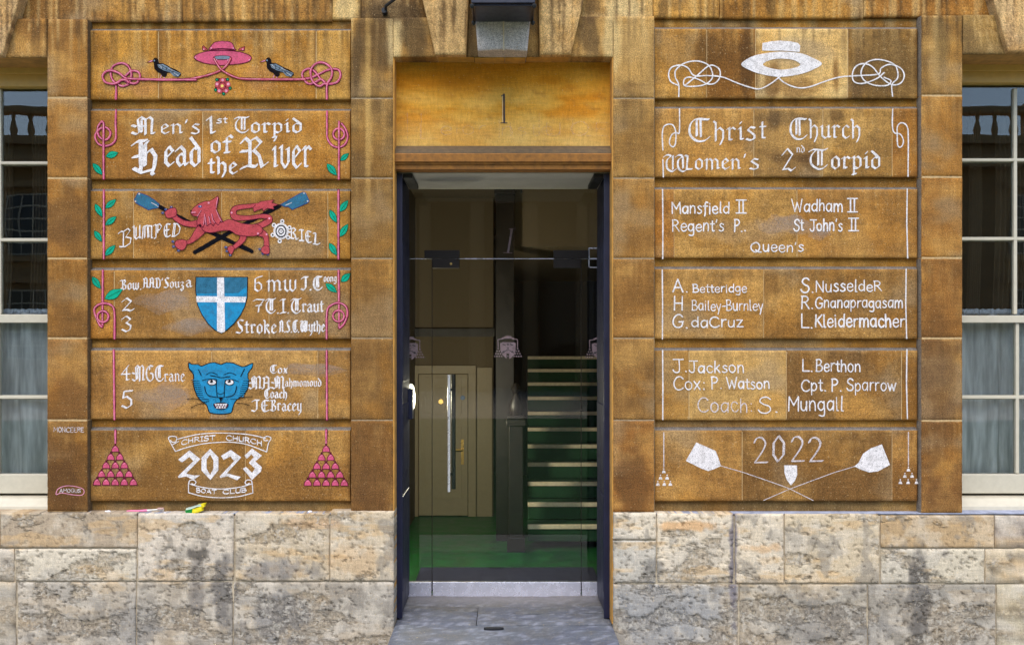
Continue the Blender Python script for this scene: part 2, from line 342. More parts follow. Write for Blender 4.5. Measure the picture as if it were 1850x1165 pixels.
def block(name, q, d, back, parent, base, seed=0, kind='sand', mat='sand', bevel=.003, res=.013, rough=0., erode=0., rise=0.,
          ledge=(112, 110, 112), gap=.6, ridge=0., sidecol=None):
    """one dressed stone: q = (x0,y0,x1,y1) or four corners TL,TR,BR,BL in photo pixels at depth d; rise = height gained by the
    weathered top slope on its way back"""
    if len(q) == 4 and not hasattr(q[0], '__len__'):
        x0, y0, x1, y1 = q; q = [(x0, y0), (x1, y0), (x1, y1), (x0, y1)]
    g = gap; q = [(q[0][0]+g, q[0][1]+g), (q[1][0]-g, q[1][1]+g), (q[2][0]-g, q[2][1]-g), (q[3][0]+g, q[3][1]-g)]
    Wd = max(abs(q[1][0]-q[0][0]), abs(q[2][0]-q[3][0]))*S; Hd = abs(q[3][1]-q[0][1])*S
    nx = max(3, int(Wd/res)+1); ny = max(3, int(Hd/res)+1)
    bu = min(.2, bevel/Wd); bv = min(.2, bevel/Hd)
    u = np.concatenate([[0, bu], np.linspace(bu, 1-bu, nx)[1:-1], [1-bu, 1]]); v = np.concatenate([[0, bv], np.linspace(bv, 1-bv, ny)[1:-1], [1-bv, 1]])
    U, V = np.meshgrid(u, v); NX, NY = len(u), len(v)
    c = [np.asarray(p, float) for p in q]
    P = (c[0][None, None]*((1-U)*(1-V))[..., None]+c[1][None, None]*(U*(1-V))[..., None]+c[2][None, None]*(U*V)[..., None]+c[3][None, None]*((1-U)*V)[..., None])
    px, py = P[..., 0].copy(), P[..., 1].copy()
    col = alb(px, py, base, seed, kind)
    dep = np.full(U.shape, d, float)
    border = np.zeros(U.shape, bool); border[0] = border[-1] = True; border[:, 0] = border[:, -1] = True
    dep[border] += bevel
    if ridge: dep -= ridge*(1-np.abs(2*U-1))
    if erode:
        e = erode/S
        wx = (fbm(px/9+3, py/9, seed+21)-.25)*e; wy = (fbm(px/9, py/9+7, seed+22)-.25)*e
        eu = np.minimum(U, 1-U)*Wd; ev = np.minimum(V, 1-V)*Hd
        px += np.where(U < .5, 1, -1)*wx*np.exp(-eu/(.012)); py += np.where(V < .5, 1, -1)*wy*np.exp(-ev/.012)
        dep += erode*.8*np.exp(-np.minimum(eu, ev)/.008)
    fl = np.zeros(U.shape)
    if rough:
        fl = flaked(px, py) if kind == 'plinth' else fl
        n2 = fbm(px/60, py/50, seed+33, 3)
        if kind == 'plinth':
            dep += rough*(fl*(.8+1.2*(fbm(px/9, py/7, seed+31, 4)-.3))+(n2-.5)*.6)
            rim = np.clip(1-np.abs(fl-.5)*2.2, 0, 1); col = col*(1-rim[..., None]*.45)
            pit = sstep(.76, .83, fbm(px/6, py/5, seed+40, 2)); dep += pit*rough*.8; col = col*(1-pit[..., None]*.4)
        else: dep += rough*(n2-.5)
    X = PX(px, d); Z = PZ(py, d)
    vts = np.stack([X, dep, Z], -1).reshape(-1, 3); cols = col.reshape(-1, 3)
    idx = np.arange(NX*NY).reshape(NY, NX)
    a, b, cc, dd = idx[:-1, :-1], idx[:-1, 1:], idx[1:, 1:], idx[1:, :-1]
    faces = np.stack([a, dd, cc, b], -1).reshape(-1, 4).tolist(); nf = len(faces)
    vl = [vts]; cl = [cols]; n = NX*NY; al = fl.ravel()
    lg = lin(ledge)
    for side, ring in (('t', idx[0]), ('b', idx[-1]), ('l', idx[:, 0]), ('r', idx[:, -1])):
        r0 = vts[ring]; r1 = r0.copy(); r1[:, 1] = back
        rc = cols[ring].copy()
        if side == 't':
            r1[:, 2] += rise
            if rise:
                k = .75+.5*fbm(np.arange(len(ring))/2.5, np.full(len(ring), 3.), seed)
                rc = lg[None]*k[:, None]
        if side in 'lr' and sidecol: rc = np.ones_like(rc)*lin(sidecol)
        if side in 'lr' and rise:
            r1 = r0.copy(); r1[:, 1] = back; r1[0, 2] += rise
        m = len(ring); vl += [r0, r1]; cl += [rc, rc*.9]
        for i in range(m-1):
            f = [n+i, n+i+1, n+m+i+1, n+m+i]
            if side in 'br': f = f[::-1]
            if side in 'l': f = f[::-1]
            if side in 'r': f = f[::-1]
            if side in 't': f = f[::-1]
            if side in 'b': f = f[::-1]
            faces.append(f)
        n += 2*m
    vts = np.concatenate(vl); cols = np.concatenate(cl)
    me = bpy.data.meshes.new(name); me.from_pydata(vts.tolist(), [], faces)
    at = me.attributes.new('col', 'FLOAT_COLOR', 'POINT')
    alf = np.zeros(len(cols)); alf[:len(al)] = al
    at.data.foreach_set('color', np.concatenate([cols, alf[:, None]], 1).astype(np.float32).ravel())
    sm = np.zeros(len(faces), bool); sm[:nf] = True; me.polygons.foreach_set('use_smooth', sm.tolist())
    me.materials.append(M[mat]); me.update()
    return link(name, me, parent)

# ---------------------------------------------------------------- the setting
M['mortarpale'] = plain('pale_mortar', tuple(lin((188, 158, 112))), .95, var=.25, scale=90, bump=.4)
EXT = MB()
RS = random.Random(5)
def jit(c, a=10): k = RS.uniform(-a, a); return (c[0]+k, c[1]+k*.9, c[2]+k*.7)
PANEL, CH = .035, .066        # depth of the panel faces and of the channels' backs
ROWS_L = [(55, 180), (200, 324), (345, 468), (488, 612), (633, 757), (777, 905)]
ROWS_R = [(52, 178), (196, 320), (342, 466), (486, 612), (633, 759), (777, 905)]
BASE = (160, 112, 52)
wallL = thing('rusticated_wall', 'orange sandstone wall of six banded courses with pink cords, red beast and blue cat face in chalk, left of the door', 'stone wall', (PX(398), 0, PZ(925)))
wallR = thing('rusticated_wall', 'orange sandstone wall of six banded courses with only white chalk names and hat, right of the door', 'stone wall', (PX(1422), 0, PZ(925)))
def joints(xs): return list(zip(xs[:-1], xs[1:]))
JL = [[163, 286, 571, 633], [163, 366, 633], [163, 241, 400, 592, 633], [163, 206, 486, 633], [163, 382, 574, 633], [163, 443, 633]]
JR = [[1183, 1277, 1365, 1532, 1658], [1183, 1362, 1487, 1612, 1658], [1183, 1218, 1440, 1658], [1183, 1380, 1658], [1183, 1245, 1421, 1629, 1658], [1183, 1341, 1612, 1658]]
TL_ = {(0, 0): (176, 120, 46), (0, 1): (166, 112, 44), (0, 2): (190, 142, 70), (1, 0): (150, 100, 44), (1, 1): (160, 108, 46), (2, 0): (150, 104, 46), (2, 1): (146, 100, 48), (2, 2): (150, 104, 50), (2, 3): (168, 118, 50),
       (3, 0): (164, 108, 44), (3, 1): (158, 112, 56), (3, 2): (144, 102, 54), (4, 0): (164, 116, 60), (4, 1): (164, 122, 70), (4, 2): (152, 112, 64), (5, 0): (134, 94, 46), (5, 1): (144, 100, 48)}
TR_ = {(0, 0): (180, 128, 58), (0, 1): (140, 92, 38), (0, 2): (220, 182, 122), (0, 3): (124, 92, 50), (1, 0): (172, 124, 64), (1, 1): (150, 112, 64), (1, 2): (156, 116, 62), (1, 3): (150, 100, 46), (2, 0): (160, 104, 46), (2, 1): (166, 122, 64), (2, 2): (156, 110, 56),
       (3, 0): (166, 122, 66), (3, 1): (140, 100, 52), (4, 0): (162, 118, 60), (4, 1): (186, 146, 88), (4, 2): (130, 94, 52), (4, 3): (128, 90, 46), (5, 0): (150, 106, 54), (5, 1): (124, 88, 46), (5, 2): (140, 96, 48)}
for wall, rows, J, T, sd0 in ((wallL, ROWS_L, JL, TL_, 10), (wallR, ROWS_R, JR, TR_, 60)):
    L, R = J[0][0], J[0][-1]
    for r, (y0, y1) in enumerate(rows):
        for k, (a, b) in enumerate(joints(J[r])):
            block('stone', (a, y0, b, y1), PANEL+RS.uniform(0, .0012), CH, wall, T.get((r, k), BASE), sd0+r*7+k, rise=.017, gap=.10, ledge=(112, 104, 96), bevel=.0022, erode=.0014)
    for r, (y0, y1) in enumerate(rows):
        if r < 6: mb_ = MB(); mb_.box(PX(L+2, PANEL), PX(R-2, PANEL), PANEL+.003, CH-.001, PZ(y1-2, PANEL), PZ(y0+2, PANEL)); mb_.build('mortar', M['mortarpale'], wall)
    # backs of the channels: a strip of darker stone between each pair of courses
    for r in range(7):
        ya = rows[r-1][1]-3 if r else 34; yb = rows[r][0]+3 if r < 6 else 931
        block('channel_stone', (L-6, ya, R+6, yb), CH-.003, CH+.05, wall, (176, 120, 50) if r < 6 else (132, 104, 66), sd0+50+r, gap=0, bevel=.001, res=.03)

# upper course above the frames
upper = thing('upper_wall', 'brown stone course with dark run-off stains across the top of the facade', 'stone wall', (0, .05, PZ(34)))
UP = .04
def up(a, b, base, seed, yb=34): block('stone', (a, -60, b, yb), UP, .14, upper, base, seed, rise=0, gap=.5, bevel=.004)
for k, (a, b, base) in enumerate(((-420, 40, (150, 108, 60)), (40, 330, (142, 98, 50)), (330, 600, (156, 108, 52)), (600, 652, (200, 164, 108)), (652, 770, (120, 88, 50)),
                            (1048, 1180, (196, 158, 104)), (1180, 1300, (190, 140, 72)), (1300, 1560, (172, 118, 52)), (1560, 1810, (160, 106, 46)), (1810, 2240, (150, 108, 60)))):
    up(a, b, base, 120+k, {1: 40, 2: 39, 6: 33, 7: 34, 8: 31}.get(k, 36))
block('stone', (770, -60, 1048, 36), UP+.01, .14, upper, (150, 120, 80), 140, gap=.4)

# door surround
ds = thing('door_surround', 'sandstone door frame with flat lintel, three proud voussoirs and a carved number panel', 'door frame', (0, 0, 0))
DB = .16
JY = [32, 178, 322, 467, 611, 759, 925]
for k in range(6):
    y0, y1 = JY[k], JY[k+1]
    cL = [(128, 96, 54), (122, 92, 54), (132, 98, 54), (134, 96, 50), (128, 92, 50), (126, 86, 44)][k]
    cR = [(176, 136, 80), (152, 112, 60), (150, 106, 54), (144, 100, 50), (134, 96, 52), (140, 92, 44)][k]
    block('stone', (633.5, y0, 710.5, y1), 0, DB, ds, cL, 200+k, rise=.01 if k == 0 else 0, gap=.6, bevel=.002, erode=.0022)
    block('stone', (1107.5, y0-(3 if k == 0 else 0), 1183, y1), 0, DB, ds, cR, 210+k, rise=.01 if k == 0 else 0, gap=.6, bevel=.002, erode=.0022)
block('stone', [(710.5, 32), (775, 32), (790, 103), (710.5, 103)], 0.0005, DB, ds, (160, 124, 76), 220, rise=.01, gap=.1)
block('stone', [(1043, 30), (1107.5, 30), (1107.5, 103), (1028, 103)], 0.0005, DB, ds, (160, 124, 76), 221, rise=.01, gap=.1)
block('stone', [(842, -60), (870, -60), (876, 103), (842, 103)], .0, DB, ds, (112, 90, 60), 222, gap=.2)
block('stone', [(950, -60), (980, -60), (980, 103), (950, 103)], .0, DB, ds, (116, 92, 60), 223, gap=.2)
block('voussoir', [(735, -120), (852, -120), (842.5, 99.3), (786, 99.3)], -.035, DB-.002, ds, (202, 164, 108), 230, gap=.3, bevel=.006, kind='lintel', rough=.0015)
block('voussoir', [(972, -120), (1083, -120), (1032, 99.3), (974.5, 99.3)], -.035, DB-.002, ds, (204, 166, 110), 231, gap=.3, bevel=.006, kind='lintel', rough=.0015)
ks = block('keystone', [(846, -110), (972, -110), (953, 92.3), (863, 92.3)], -.10, DB-.004, ds, (186, 176, 168), 232, gap=.3, bevel=.006, kind='plain', ridge=.03)
ks['label'] = 'grey ridged keystone'
seam = MB(); seam.prism([(PX(909, -.13)-.004, PZ(-40, -.13)), (PX(909, -.13)+.004, PZ(-40, -.13)), (PX(910, -.13)+.0035, PZ(92, -.13)), (PX(910, -.13)-.0035, PZ(92, -.13))], -.1335, -.125)
seam.build('drip_seam', plain('lime_run', (.62, .5, .33), .8, var=.2), ds)
# soffit over the number panel, then the panel, ledge and moulded lintel
yS = PZ(103)
for k, (a, b) in enumerate(((710, 790), (790, 857), (857, 912), (912, 950), (950, 1030), (1030, 1108))):
    bz = MB(); bz.box(PX(a)+.001, PX(b)-.001, .01, .15, yS+.0005-(.006 if k in (2, 3) else 0), yS+.05); bz.build('soffit_stone', plain('soffit_stone_%d' % k, tuple(lin((178+k*3, 136, 58))), .9, var=.25, scale=26, bump=.5), ds, bevel=.002)
pn = block('number_panel', (711, 108, 1107, 268), .10, .2, ds, (204, 148, 54), 240, 'orange', 'smooth', gap=0, bevel=.001)
pn['label'] = 'smooth orange panel with the number 1'
for sx in (0, 1):
    xa = PX(710.5 if sx == 0 else 1107.5)
    side = MB(); side.box(*((xa-.02, xa+.0045) if sx == 0 else (xa-.0045, xa+.02)), .008, .115, .003, yS)
    side.build('reveal_strip', plain('reveal_stone_%d' % sx, tuple(lin((190, 138, 62))), .9, var=.25, scale=20, bump=.4), ds)
le = MB(); zz = lambda y, d=.03: PZ(y, d)
le.xprism([(.099, zz(264, .1)), (.099, zz(290)), (.034, zz(290)), (.034, zz(276)), (.046, zz(270, .04))], PX(712), PX(1106))
le.build('lintel_ledge', plain('brown_grimed_ledge', tuple(lin((92, 74, 50))), .85, var=.3, scale=40, bump=.4), ds)
le = MB(); le.xprism([(.15, zz(276)), (.15, zz(304.5)), (.050, zz(304.5)), (.050, zz(297)), (.042, zz(296)), (.042, zz(293)), (.030, zz(292)), (.028, zz(279)), (.034, zz(277))], PX(712), PX(1106))
le.build('moulded_lintel', plain('moulded_lintel_stone', tuple(lin((142, 94, 40))), .9, var=.35, scale=34, bump=.5), ds)

# window surrounds
def surround(left):
    t = thing('window_surround', 'stone window frame at the left edge with a small chalk speech bubble at its foot' if left else 'stone window frame at the right edge with pale mortar joints', 'window frame', (PX(120 if left else 1700), 0, PZ(925)))
    ys = [34, 177, 322, 467, 611, 759, 925] if left else [27, 173, 320, 466, 611, 760, 927]
    xa, xb = (84, 158.5) if left else (1664, 1740)
    cs = [(150, 104, 52), (158, 108, 52), (140, 96, 48), (134, 92, 46), (138, 94, 48), (112, 76, 38)] if left else [(140, 104, 58), (160, 110, 52), (146, 98, 46), (140, 94, 46), (118, 80, 42), (124, 84, 44)]
    for k in range(6):
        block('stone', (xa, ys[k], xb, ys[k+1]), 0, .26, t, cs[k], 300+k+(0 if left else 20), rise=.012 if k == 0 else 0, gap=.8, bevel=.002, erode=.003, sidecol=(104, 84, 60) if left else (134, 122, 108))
    if left:
        block('stone', [(14, 34), (84, 34), (84, 104), (-8, 104)], .0005, .26, t, (148, 104, 54), 330, rise=.012, gap=.1)
        block('keystone', [(-120, -70), (56, -70), (4, 100.5), (-70, 100.5)], -.035, .255, t, (196, 160, 112), 331, gap=.3, kind='lintel', bevel=.005)
        block('stone', [(-330, 34), (-95, 34), (-75, 104), (-330, 104)], .0005, .26, t, (150, 110, 60), 332, rise=.012, gap=.1)
        block('stone', (-400, 34, -330, 925), 0, .26, t, (150, 106, 54), 333, gap=.3, res=.05)
    else:
        block('stone', [(1740, 27), (1805, 27), (1823, 98), (1740, 98)], .0005, .26, t, (132, 104, 62), 340, rise=.012, gap=.1)
        block('keystone', [(1778, -60), (1960, -60), (1895, 94.5), (1822, 94.5)], -.035, .255, t, (196, 160, 112), 341, gap=.3, kind='lintel', bevel=.005)
        block('stone', [(1915, 27), (2160, 27), (2160, 98), (1900, 98)], .0005, .26, t, (150, 110, 60), 342, rise=.012, gap=.1)
        block('stone', (2160, 27, 2240, 925), 0, .26, t, (150, 106, 54), 343, gap=.3, res=.05)
    zs = PZ(104 if left else 98); x0, x1 = (PX(-330), PX(84)) if left else (PX(1740), PX(2160))
    b = MB(); b.box(x0-.01, x1+.01, .012, .26, zs, zs+.06)
    b.build('soffit_stone', plain('window_soffit_%d' % left, tuple(lin((176, 130, 66))), .9, var=.3, scale=18, bump=.5), t)
    # mortar behind the joints
    b = MB(); b.box(PX(xa)+.005, PX(xb)-.005, .0022, .255, PZ(924), PZ(40)); b.build('mortar', M['mortarpale'], t)
    # stone return beside the wall panels, a grey strip on the right one, brown on the left
    return t
M['mortargrey'] = plain('grey_mortar', tuple(lin((172, 158, 134))), .95, var=.3, scale=60, bump=.5)
sL = surround(True); sR = surround(False)
for a, b in ((640, 704), (1114, 1177)):
    bb = MB(); bb.box(PX(a)-.015, PX(b)+.015, .0028, .155, PZ(924), PZ(40)); bb.build('mortar', M['mortar'], ds)

# plinth
pl_l = thing('plinth_wall', 'pale pitted limestone plinth under the wall left of the door', 'plinth', (PX(350), 0, PZ(1200)))
pl_r = thing('plinth_wall', 'pale grey limestone plinth with orange veins right of the door', 'plinth', (PX(1480), 0, PZ(1200)))
CRM = (186, 172, 150)
PL = [(-420, 926, 0, 989, (176, 152, 120)), (0, 926, 247, 989, (170, 152, 128)), (-200, 991, 25, 1050, (188, 176, 158)), (26, 991, 246, 1050, (200, 188, 166)),
      (248, 927, 422, 1050, (200, 186, 166)), (424, 927, 595, 1050, (190, 172, 144)), (596, 923, 712, 1050, (196, 178, 150)),
      (-200, 1051, 28, 1200, (174, 162, 142)), (30, 1051, 245, 1200, (170, 158, 140)), (246, 1051, 420, 1200, (162, 150, 132)), (421, 1051, 712, 1200, (168, 156, 138))]
PR = [(1108, 926, 1186, 975, (206, 192, 168)), (1108, 976, 1186, 1054, (186, 178, 162)), (1187, 927, 1326, 1054, (210, 194, 168)), (1328, 928, 1417, 1054, (206, 190, 164)),
      (1418, 928, 1590, 1054, (198, 180, 150)), (1592, 931, 1797, 989, (180, 152, 114)), (1798, 931, 2240, 990, (170, 156, 140)),
      (1592, 991, 1780, 1054, (198, 186, 162)), (1781, 991, 2240, 1054, (196, 178, 148)),
      (1108, 1055, 1335, 1200, (158, 152, 142)), (1336, 1055, 1568, 1200, (156, 146, 128)), (1569, 1055, 1800, 1200, (148, 140, 126)), (1801, 1055, 2240, 1200, (178, 166, 140))]
for t, LST, sd0 in ((pl_l, PL, 400), (pl_r, PR, 440)):
    for k, (a, y0, b, y1, base) in enumerate(LST):
        far = a < -100 or b > 2000
        top = y0 < 940
        sm = base in ((176, 152, 120), (170, 152, 128), (180, 152, 114))
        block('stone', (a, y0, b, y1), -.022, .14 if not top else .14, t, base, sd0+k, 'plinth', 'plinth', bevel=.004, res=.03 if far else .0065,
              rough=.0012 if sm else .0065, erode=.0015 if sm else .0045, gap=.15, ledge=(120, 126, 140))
for t, a, b in ((pl_l, -420, 706), (pl_r, 1114, 2240)):
    m = MB(); m.box(PX(a), PX(b), -.0095, .135, PZ(1200), PZ(931)); m.build('mortar', M['mortargrey'], t)
    m = MB(); m.box(PX(a if a < 0 else 1183), PX(633 if a < 0 else b), -.004, .2, PZ(928), PZ(926.5))
    m.build('plinth_ledge', plain('blue_grey_ledge_%d' % (a < 0), tuple(lin((150, 154, 170))), .85, var=.35, scale=22, bump=.3), t)
# ---------------------------------------------------------------- sash windows with rooms behind them
def sash(left):
    xs = (-330, 84) if left else (1740, 2160)
    d = .215
    t = thing('sash_window', 'cream sash window at the left edge with one narrow strip of white net curtain in view' if left else 'cream sash window at the right edge, parapet and windows reflected in its dark upper panes', 'window', (PX(sum(xs)/2), d, PZ(915, d)))
    X = lambda p: PX(p); Zd = lambda y: PZ(y, d)
    x0, x1 = PX(xs[0]), PX(xs[1])
    m = MB()
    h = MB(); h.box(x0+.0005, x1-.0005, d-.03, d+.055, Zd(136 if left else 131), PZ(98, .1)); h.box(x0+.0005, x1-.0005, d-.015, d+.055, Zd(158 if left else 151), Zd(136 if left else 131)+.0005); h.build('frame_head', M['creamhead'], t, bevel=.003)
    m.box(x0-.03, x0+(.04 if left else .006), d-.012, d+.06, Zd(890), Zd(150)); m.box(x1-(.006 if left else .04), x1+.03, d-.012, d+.06, Zd(890), Zd(150))
    m.build('frame', M['cream'], t, bevel=.003)
    m = MB(); m.xprism([(d-.12, Zd(916)-.012), (d+.06, Zd(916)), (d+.06, Zd(893)), (d-.07, Zd(896)), (d-.115, Zd(908))], x0, x1)
    m.build('sill', M['cream'], t, bevel=.003)
    m = MB(); m.box(x0, x1, d-.02, d+.05, Zd(890), Zd(856)); m.build('bottom_rail', M['cream'], t, bevel=.003)
    m = MB(); m.box(x0, x1, d-.01, d+.06, Zd(583), Zd(568 if left else 570)); m.build('meeting_rail', M['cream'], t, bevel=.003)
    for y, dd in ((293 if left else 287.5, .02), (432.5 if left else 430.5, .02), (717.5, .0)):
        m = MB(); m.xprism([(d+dd, Zd(y+2.2)), (d+dd+.03, Zd(y+4.5)), (d+dd+.03, Zd(y-4.5)), (d+dd, Zd(y-2.2))], x0, x1); m.build('glazing_bar', M['cream'], t)
    step = 100*S*1.0
    vx = [PX(p, d) for p in ((-1, -102, -203) if left else (1838.5, 1938, 2038))]
    for x in vx:
        for (ya, yb, dd) in ((158, 567, .0205), (584, 855, .0005)):
            if left and dd > .01 and x > PX(-50, d): x -= .012
            m = MB(); m.prism([(x-.009, Zd(yb)), (x+.009, Zd(yb)), (x+.009, Zd(ya)), (x-.009, Zd(ya))], d+dd, d+dd+.03); m.build('glazing_bar', M['cream'], t, bevel=.003)
    for k, (ya, yb, dd) in enumerate(((140, 572, .036), (580, 870, .016))):
        m = MB(); m.box(x0, x1, d+dd, d+dd+.003, Zd(yb), Zd(ya)); g = m.build('pane', M['sashglass'], t)
    # room behind
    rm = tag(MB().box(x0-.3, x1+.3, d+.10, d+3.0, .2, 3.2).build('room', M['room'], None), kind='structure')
    me = rm.data
    import bmesh
    bm = bmesh.new(); bm.from_mesh(me); bm.faces.ensure_lookup_table()
    bmesh.ops.delete(bm, geom=[f for f in bm.faces if f.normal.y < -.9], context='FACES'); bm.to_mesh(me); bm.free()
    rm.name = 'window_room'
    # net curtain: pleated sheet on a rod across the lower sash
    c = thing('net_curtain', 'white pleated net half curtain hanging behind the left window\'s lower panes' if left else 'white pleated net half curtain hanging behind the right window\'s lower panes', 'curtain', ((x0+x1)/2, d+.09, Zd(560)))
    nx, nz = 260, 14; v = []; f = []
    for j in range(nz+1):
        z = Zd(564)+(Zd(880)-Zd(564))*j/nz
        for i in range(nx+1):
            x = x0+(x1-x0)*i/nx; s = x*38
            a = .018+.010*j/nz
            v.append((x, d+.092+a*math.sin(s+1.3*math.sin(s*.37)+.25*math.sin(j*.5+s*.2))+.006*math.sin(s*.21+j*.12), z+(.004*math.sin(s*2.1) if j == 0 else 0)))
    for j in range(nz):
        for i in range(nx): f.append((j*(nx+1)+i, j*(nx+1)+i+1, (j+1)*(nx+1)+i+1, (j+1)*(nx+1)+i))
    me = bpy.data.meshes.new('net'); me.from_pydata(v, [], f); me.materials.append(M['net']); me.polygons.foreach_set('use_smooth', [True]*len(f)); link('net', me, c)
    # gathered heading on the rod
    rod = MB(); n = 150
    pts = [(x0+(x1-x0)*i/n, d+.088+.004*math.sin(i*2.3), Zd(562)+.004*math.sin(i*1.7)) for i in range(n+1)]
    rod.tube(pts, [.014+.004*math.sin(i*2.9) for i in range(n+1)], 8); rod.build('gathered_heading', M['heading'], c, smooth=True)
    # side drapes
    for k_, (xa, xb) in enumerate(((PX(-20, .6), PX(20, .6)), (PX(52, .6), PX(84, .6))) if left else ((PX(1752, .6), PX(1772, .6)), (PX(1800, .6), PX(1850, .6)))):
        tt = thing('drape', {(1, 0): 'brown drape hanging nearer the middle of the left window', (1, 1): 'brown drape hanging beside the stone jamb inside the left window', (0, 0): 'narrow brown drape beside the stone jamb inside the right window', (0, 1): 'wide brown drape nearer the middle of the right window'}[(int(left), k_)], 'curtain', ((xa+xb)/2, .6, 1))
        v = []; f = []; n = 40
        for j in range(9):
            z = 2.75-2.2*j/8
            for i in range(n+1):
                x = xa+(xb-xa)*i/n; v.append((x+.01*math.sin(j*.9), .62+.02*math.sin(i*.9+.2*j), z))
        for j in range(8):
            for i in range(n): f.append((j*(n+1)+i, j*(n+1)+i+1, (j+1)*(n+1)+i+1, (j+1)*(n+1)+i))
        me = bpy.data.meshes.new('cloth'); me.from_pydata(v, [], f); me.materials.append(M['drape']); me.polygons.foreach_set('use_smooth', [True]*len(f)); link('cloth', me, tt)
    return t
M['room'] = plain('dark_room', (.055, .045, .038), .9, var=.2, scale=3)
M['drape'] = plain('brown_drape', (.09, .058, .032), .95, var=.15)
M['heading'] = plain('lace_heading', (.62, .64, .74), .95, var=.3, scale=160, bump=1)
m = NT('net_curtain'); p = m.pos((1, 1, .12)); f = m.noise(p, 22, 3, .6)
m.b.inputs['Base Color'].default_value = (.96, .91, .90, 1); m.b.inputs['Roughness'].default_value = .95
tl = m.n('ShaderNodeBsdfTranslucent'); tl.inputs[0].default_value = (.7, .7, .74, 1); a1 = m.n('ShaderNodeMixShader'); a1.inputs[0].default_value = .08
m.l(m.b.outputs[0], a1.inputs[1]); m.l(tl.outputs[0], a1.inputs[2])
tr = m.n('ShaderNodeBsdfTransparent'); a2 = m.n('ShaderNodeMixShader'); m.l(m.rng(f, .36, .64, .55, 1.0), a2.inputs[0])
m.l(tr.outputs[0], a2.inputs[1]); m.l(a1.outputs[0], a2.inputs[2]); m.l(a2.outputs[0], m.o.inputs[0]); M['net'] = m.m
sash(True); sash(False)

# ---------------------------------------------------------------- the doorway
GD = .63                                             # depth of the glass screen
G = lambda px, py, d=GD: (PX(px, d), PZ(py, d))
soff = MB(); soff.box(PX(712), PX(1108), .152, GD+.02, PZ(304)+.0, PZ(304)+.06)
tag(soff.build('doorway_ceiling', M['plaster']), kind='structure')
for left in (True, False):
    t = thing('door_leaf', 'navy panelled outer door folded back against the %s side of the doorway' % ('left' if left else 'right'), 'door', ((PX(714) if left else PX(1106)), .35, 0), 'navy outer doors folded into the doorway')
    s = 1 if left else -1
    xw = PX(710.5) if left else PX(1107.5)
    bx = lambda m, a, b, y0, y1, z0, z1: m.box(min(xw+s*a, xw+s*b), max(xw+s*a, xw+s*b), y0, y1, z0, z1)
    m = MB(); bx(m, .004, .022, .135, GD-.012, .004, PZ(306)); m.build('leaf', M['navy'], t, bevel=.002)
    for z0, z1 in ((.12, .62), (.74, 1.10), (1.22, 1.95)):
        m = MB(); bx(m, .0225, .030, .20, GD-.08, z0, z1); m.build('panel', M['navy'], t, bevel=.006)
    m = MB(); bx(m, .0, .034, .118, .133, .002, PZ(306)); m.build('edge_strip', M['navy'], t, bevel=.002)
    if left:
        m = MB(); m.box(xw+.023, xw+.05, .50, .59, PZ(756, .55), PZ(702, .55)); m.build('lock_box', M['navy'], t, bevel=.003)
    cl = thing('door_closer', 'black angled closer block at the top %s corner of the doorway' % ('left' if left else 'right'), 'door closer', (xw, .3, PZ(318, .3)))
    m = MB(); bx(m, .034, .085, .14, .50, PZ(322, .14), PZ(304)-.003); m.build('closer_body', M['iron'], cl, bevel=.004)

gd = thing('glass_door', 'frameless glass entrance door with long steel pull handle, numeral 1 and frosted crest', 'door', (0, GD, .02))
GL = MB
def pane(name, x0, y0, x1, y1, parent, d=GD):
    m = MB(); a, b = G(x0, y1, d); c_, e = G(x1, y0, d); m.box(a, c_, d, d+.01, b, e); return m.build(name, M['glass'], parent)
def plate(name, x0, y0, x1, y1, mat, parent, d=GD, th=.012, bevel=.0015):
    m = MB(); a, b = G(x0, y1, d); c_, e = G(x1, y0, d); m.box(a, c_, d-th, d+th+.01, b, e); return m.build(name, mat, parent, bevel=bevel)
fx = thing('glass_screen', 'fixed glass transom and narrow side lights around the glass door', 'glass screen', (0, GD, .02))
pane('transom_pane', 736, 332, 1092, 466.8, fx); pane('side_pane', 737, 468.2, 780, 1050, fx); pane('side_pane', 1050.6, 468.2, 1092, 1050, fx)
pane('door_pane', 781.2, 468.2, 1049.4, 1050, gd)
for a, b, c_, e in ((780.1, 468, 781, 1049), (1049.6, 468, 1050.4, 1049)): plate('pane_edge', a, b, c_, e, M['bronze'], gd, th=.003, bevel=0)
plate('pane_edge', 738, 466.9, 1091, 468.1, M['steel'], fx, th=.002, bevel=0)
plate('kick_plate', 782, 1050.5, 1049, 1078, M['steel'], gd); plate('bottom_rail', 737, 1050.5, 779.6, 1077, M['steel'], fx); plate('bottom_rail', 1051, 1050.5, 1092, 1077, M['steel'], fx)
plate('patch_fitting', 767, 452.5, 830, 467.4, M['bronze'], fx); lk = plate('patch_fitting', 781, 467.9, 830, 484.5, M['bronze'], gd)
plate('patch_fitting', 1000, 452.5, 1063, 467.4, M['bronze'], fx); plate('patch_fitting', 1000, 467.9, 1049, 484.5, M['bronze'], gd)
b = MB(); b.lathe((*[G(815, 477)[0]], GD-.014, G(815, 477)[1]), [(.007, -.002), (.007, .004)], 12, axis='y'); b.build('lock_cylinder', M['brass'], gd)
for y in (448.5, 467.5, 483): plate('clip_bar', 1063, y-1.1, 1091, y+1.1, M['steel'], fx, th=.004, bevel=0)
plate('clip_bar', 1063, 449, 1065, 484, M['steel'], fx, th=.004, bevel=0)
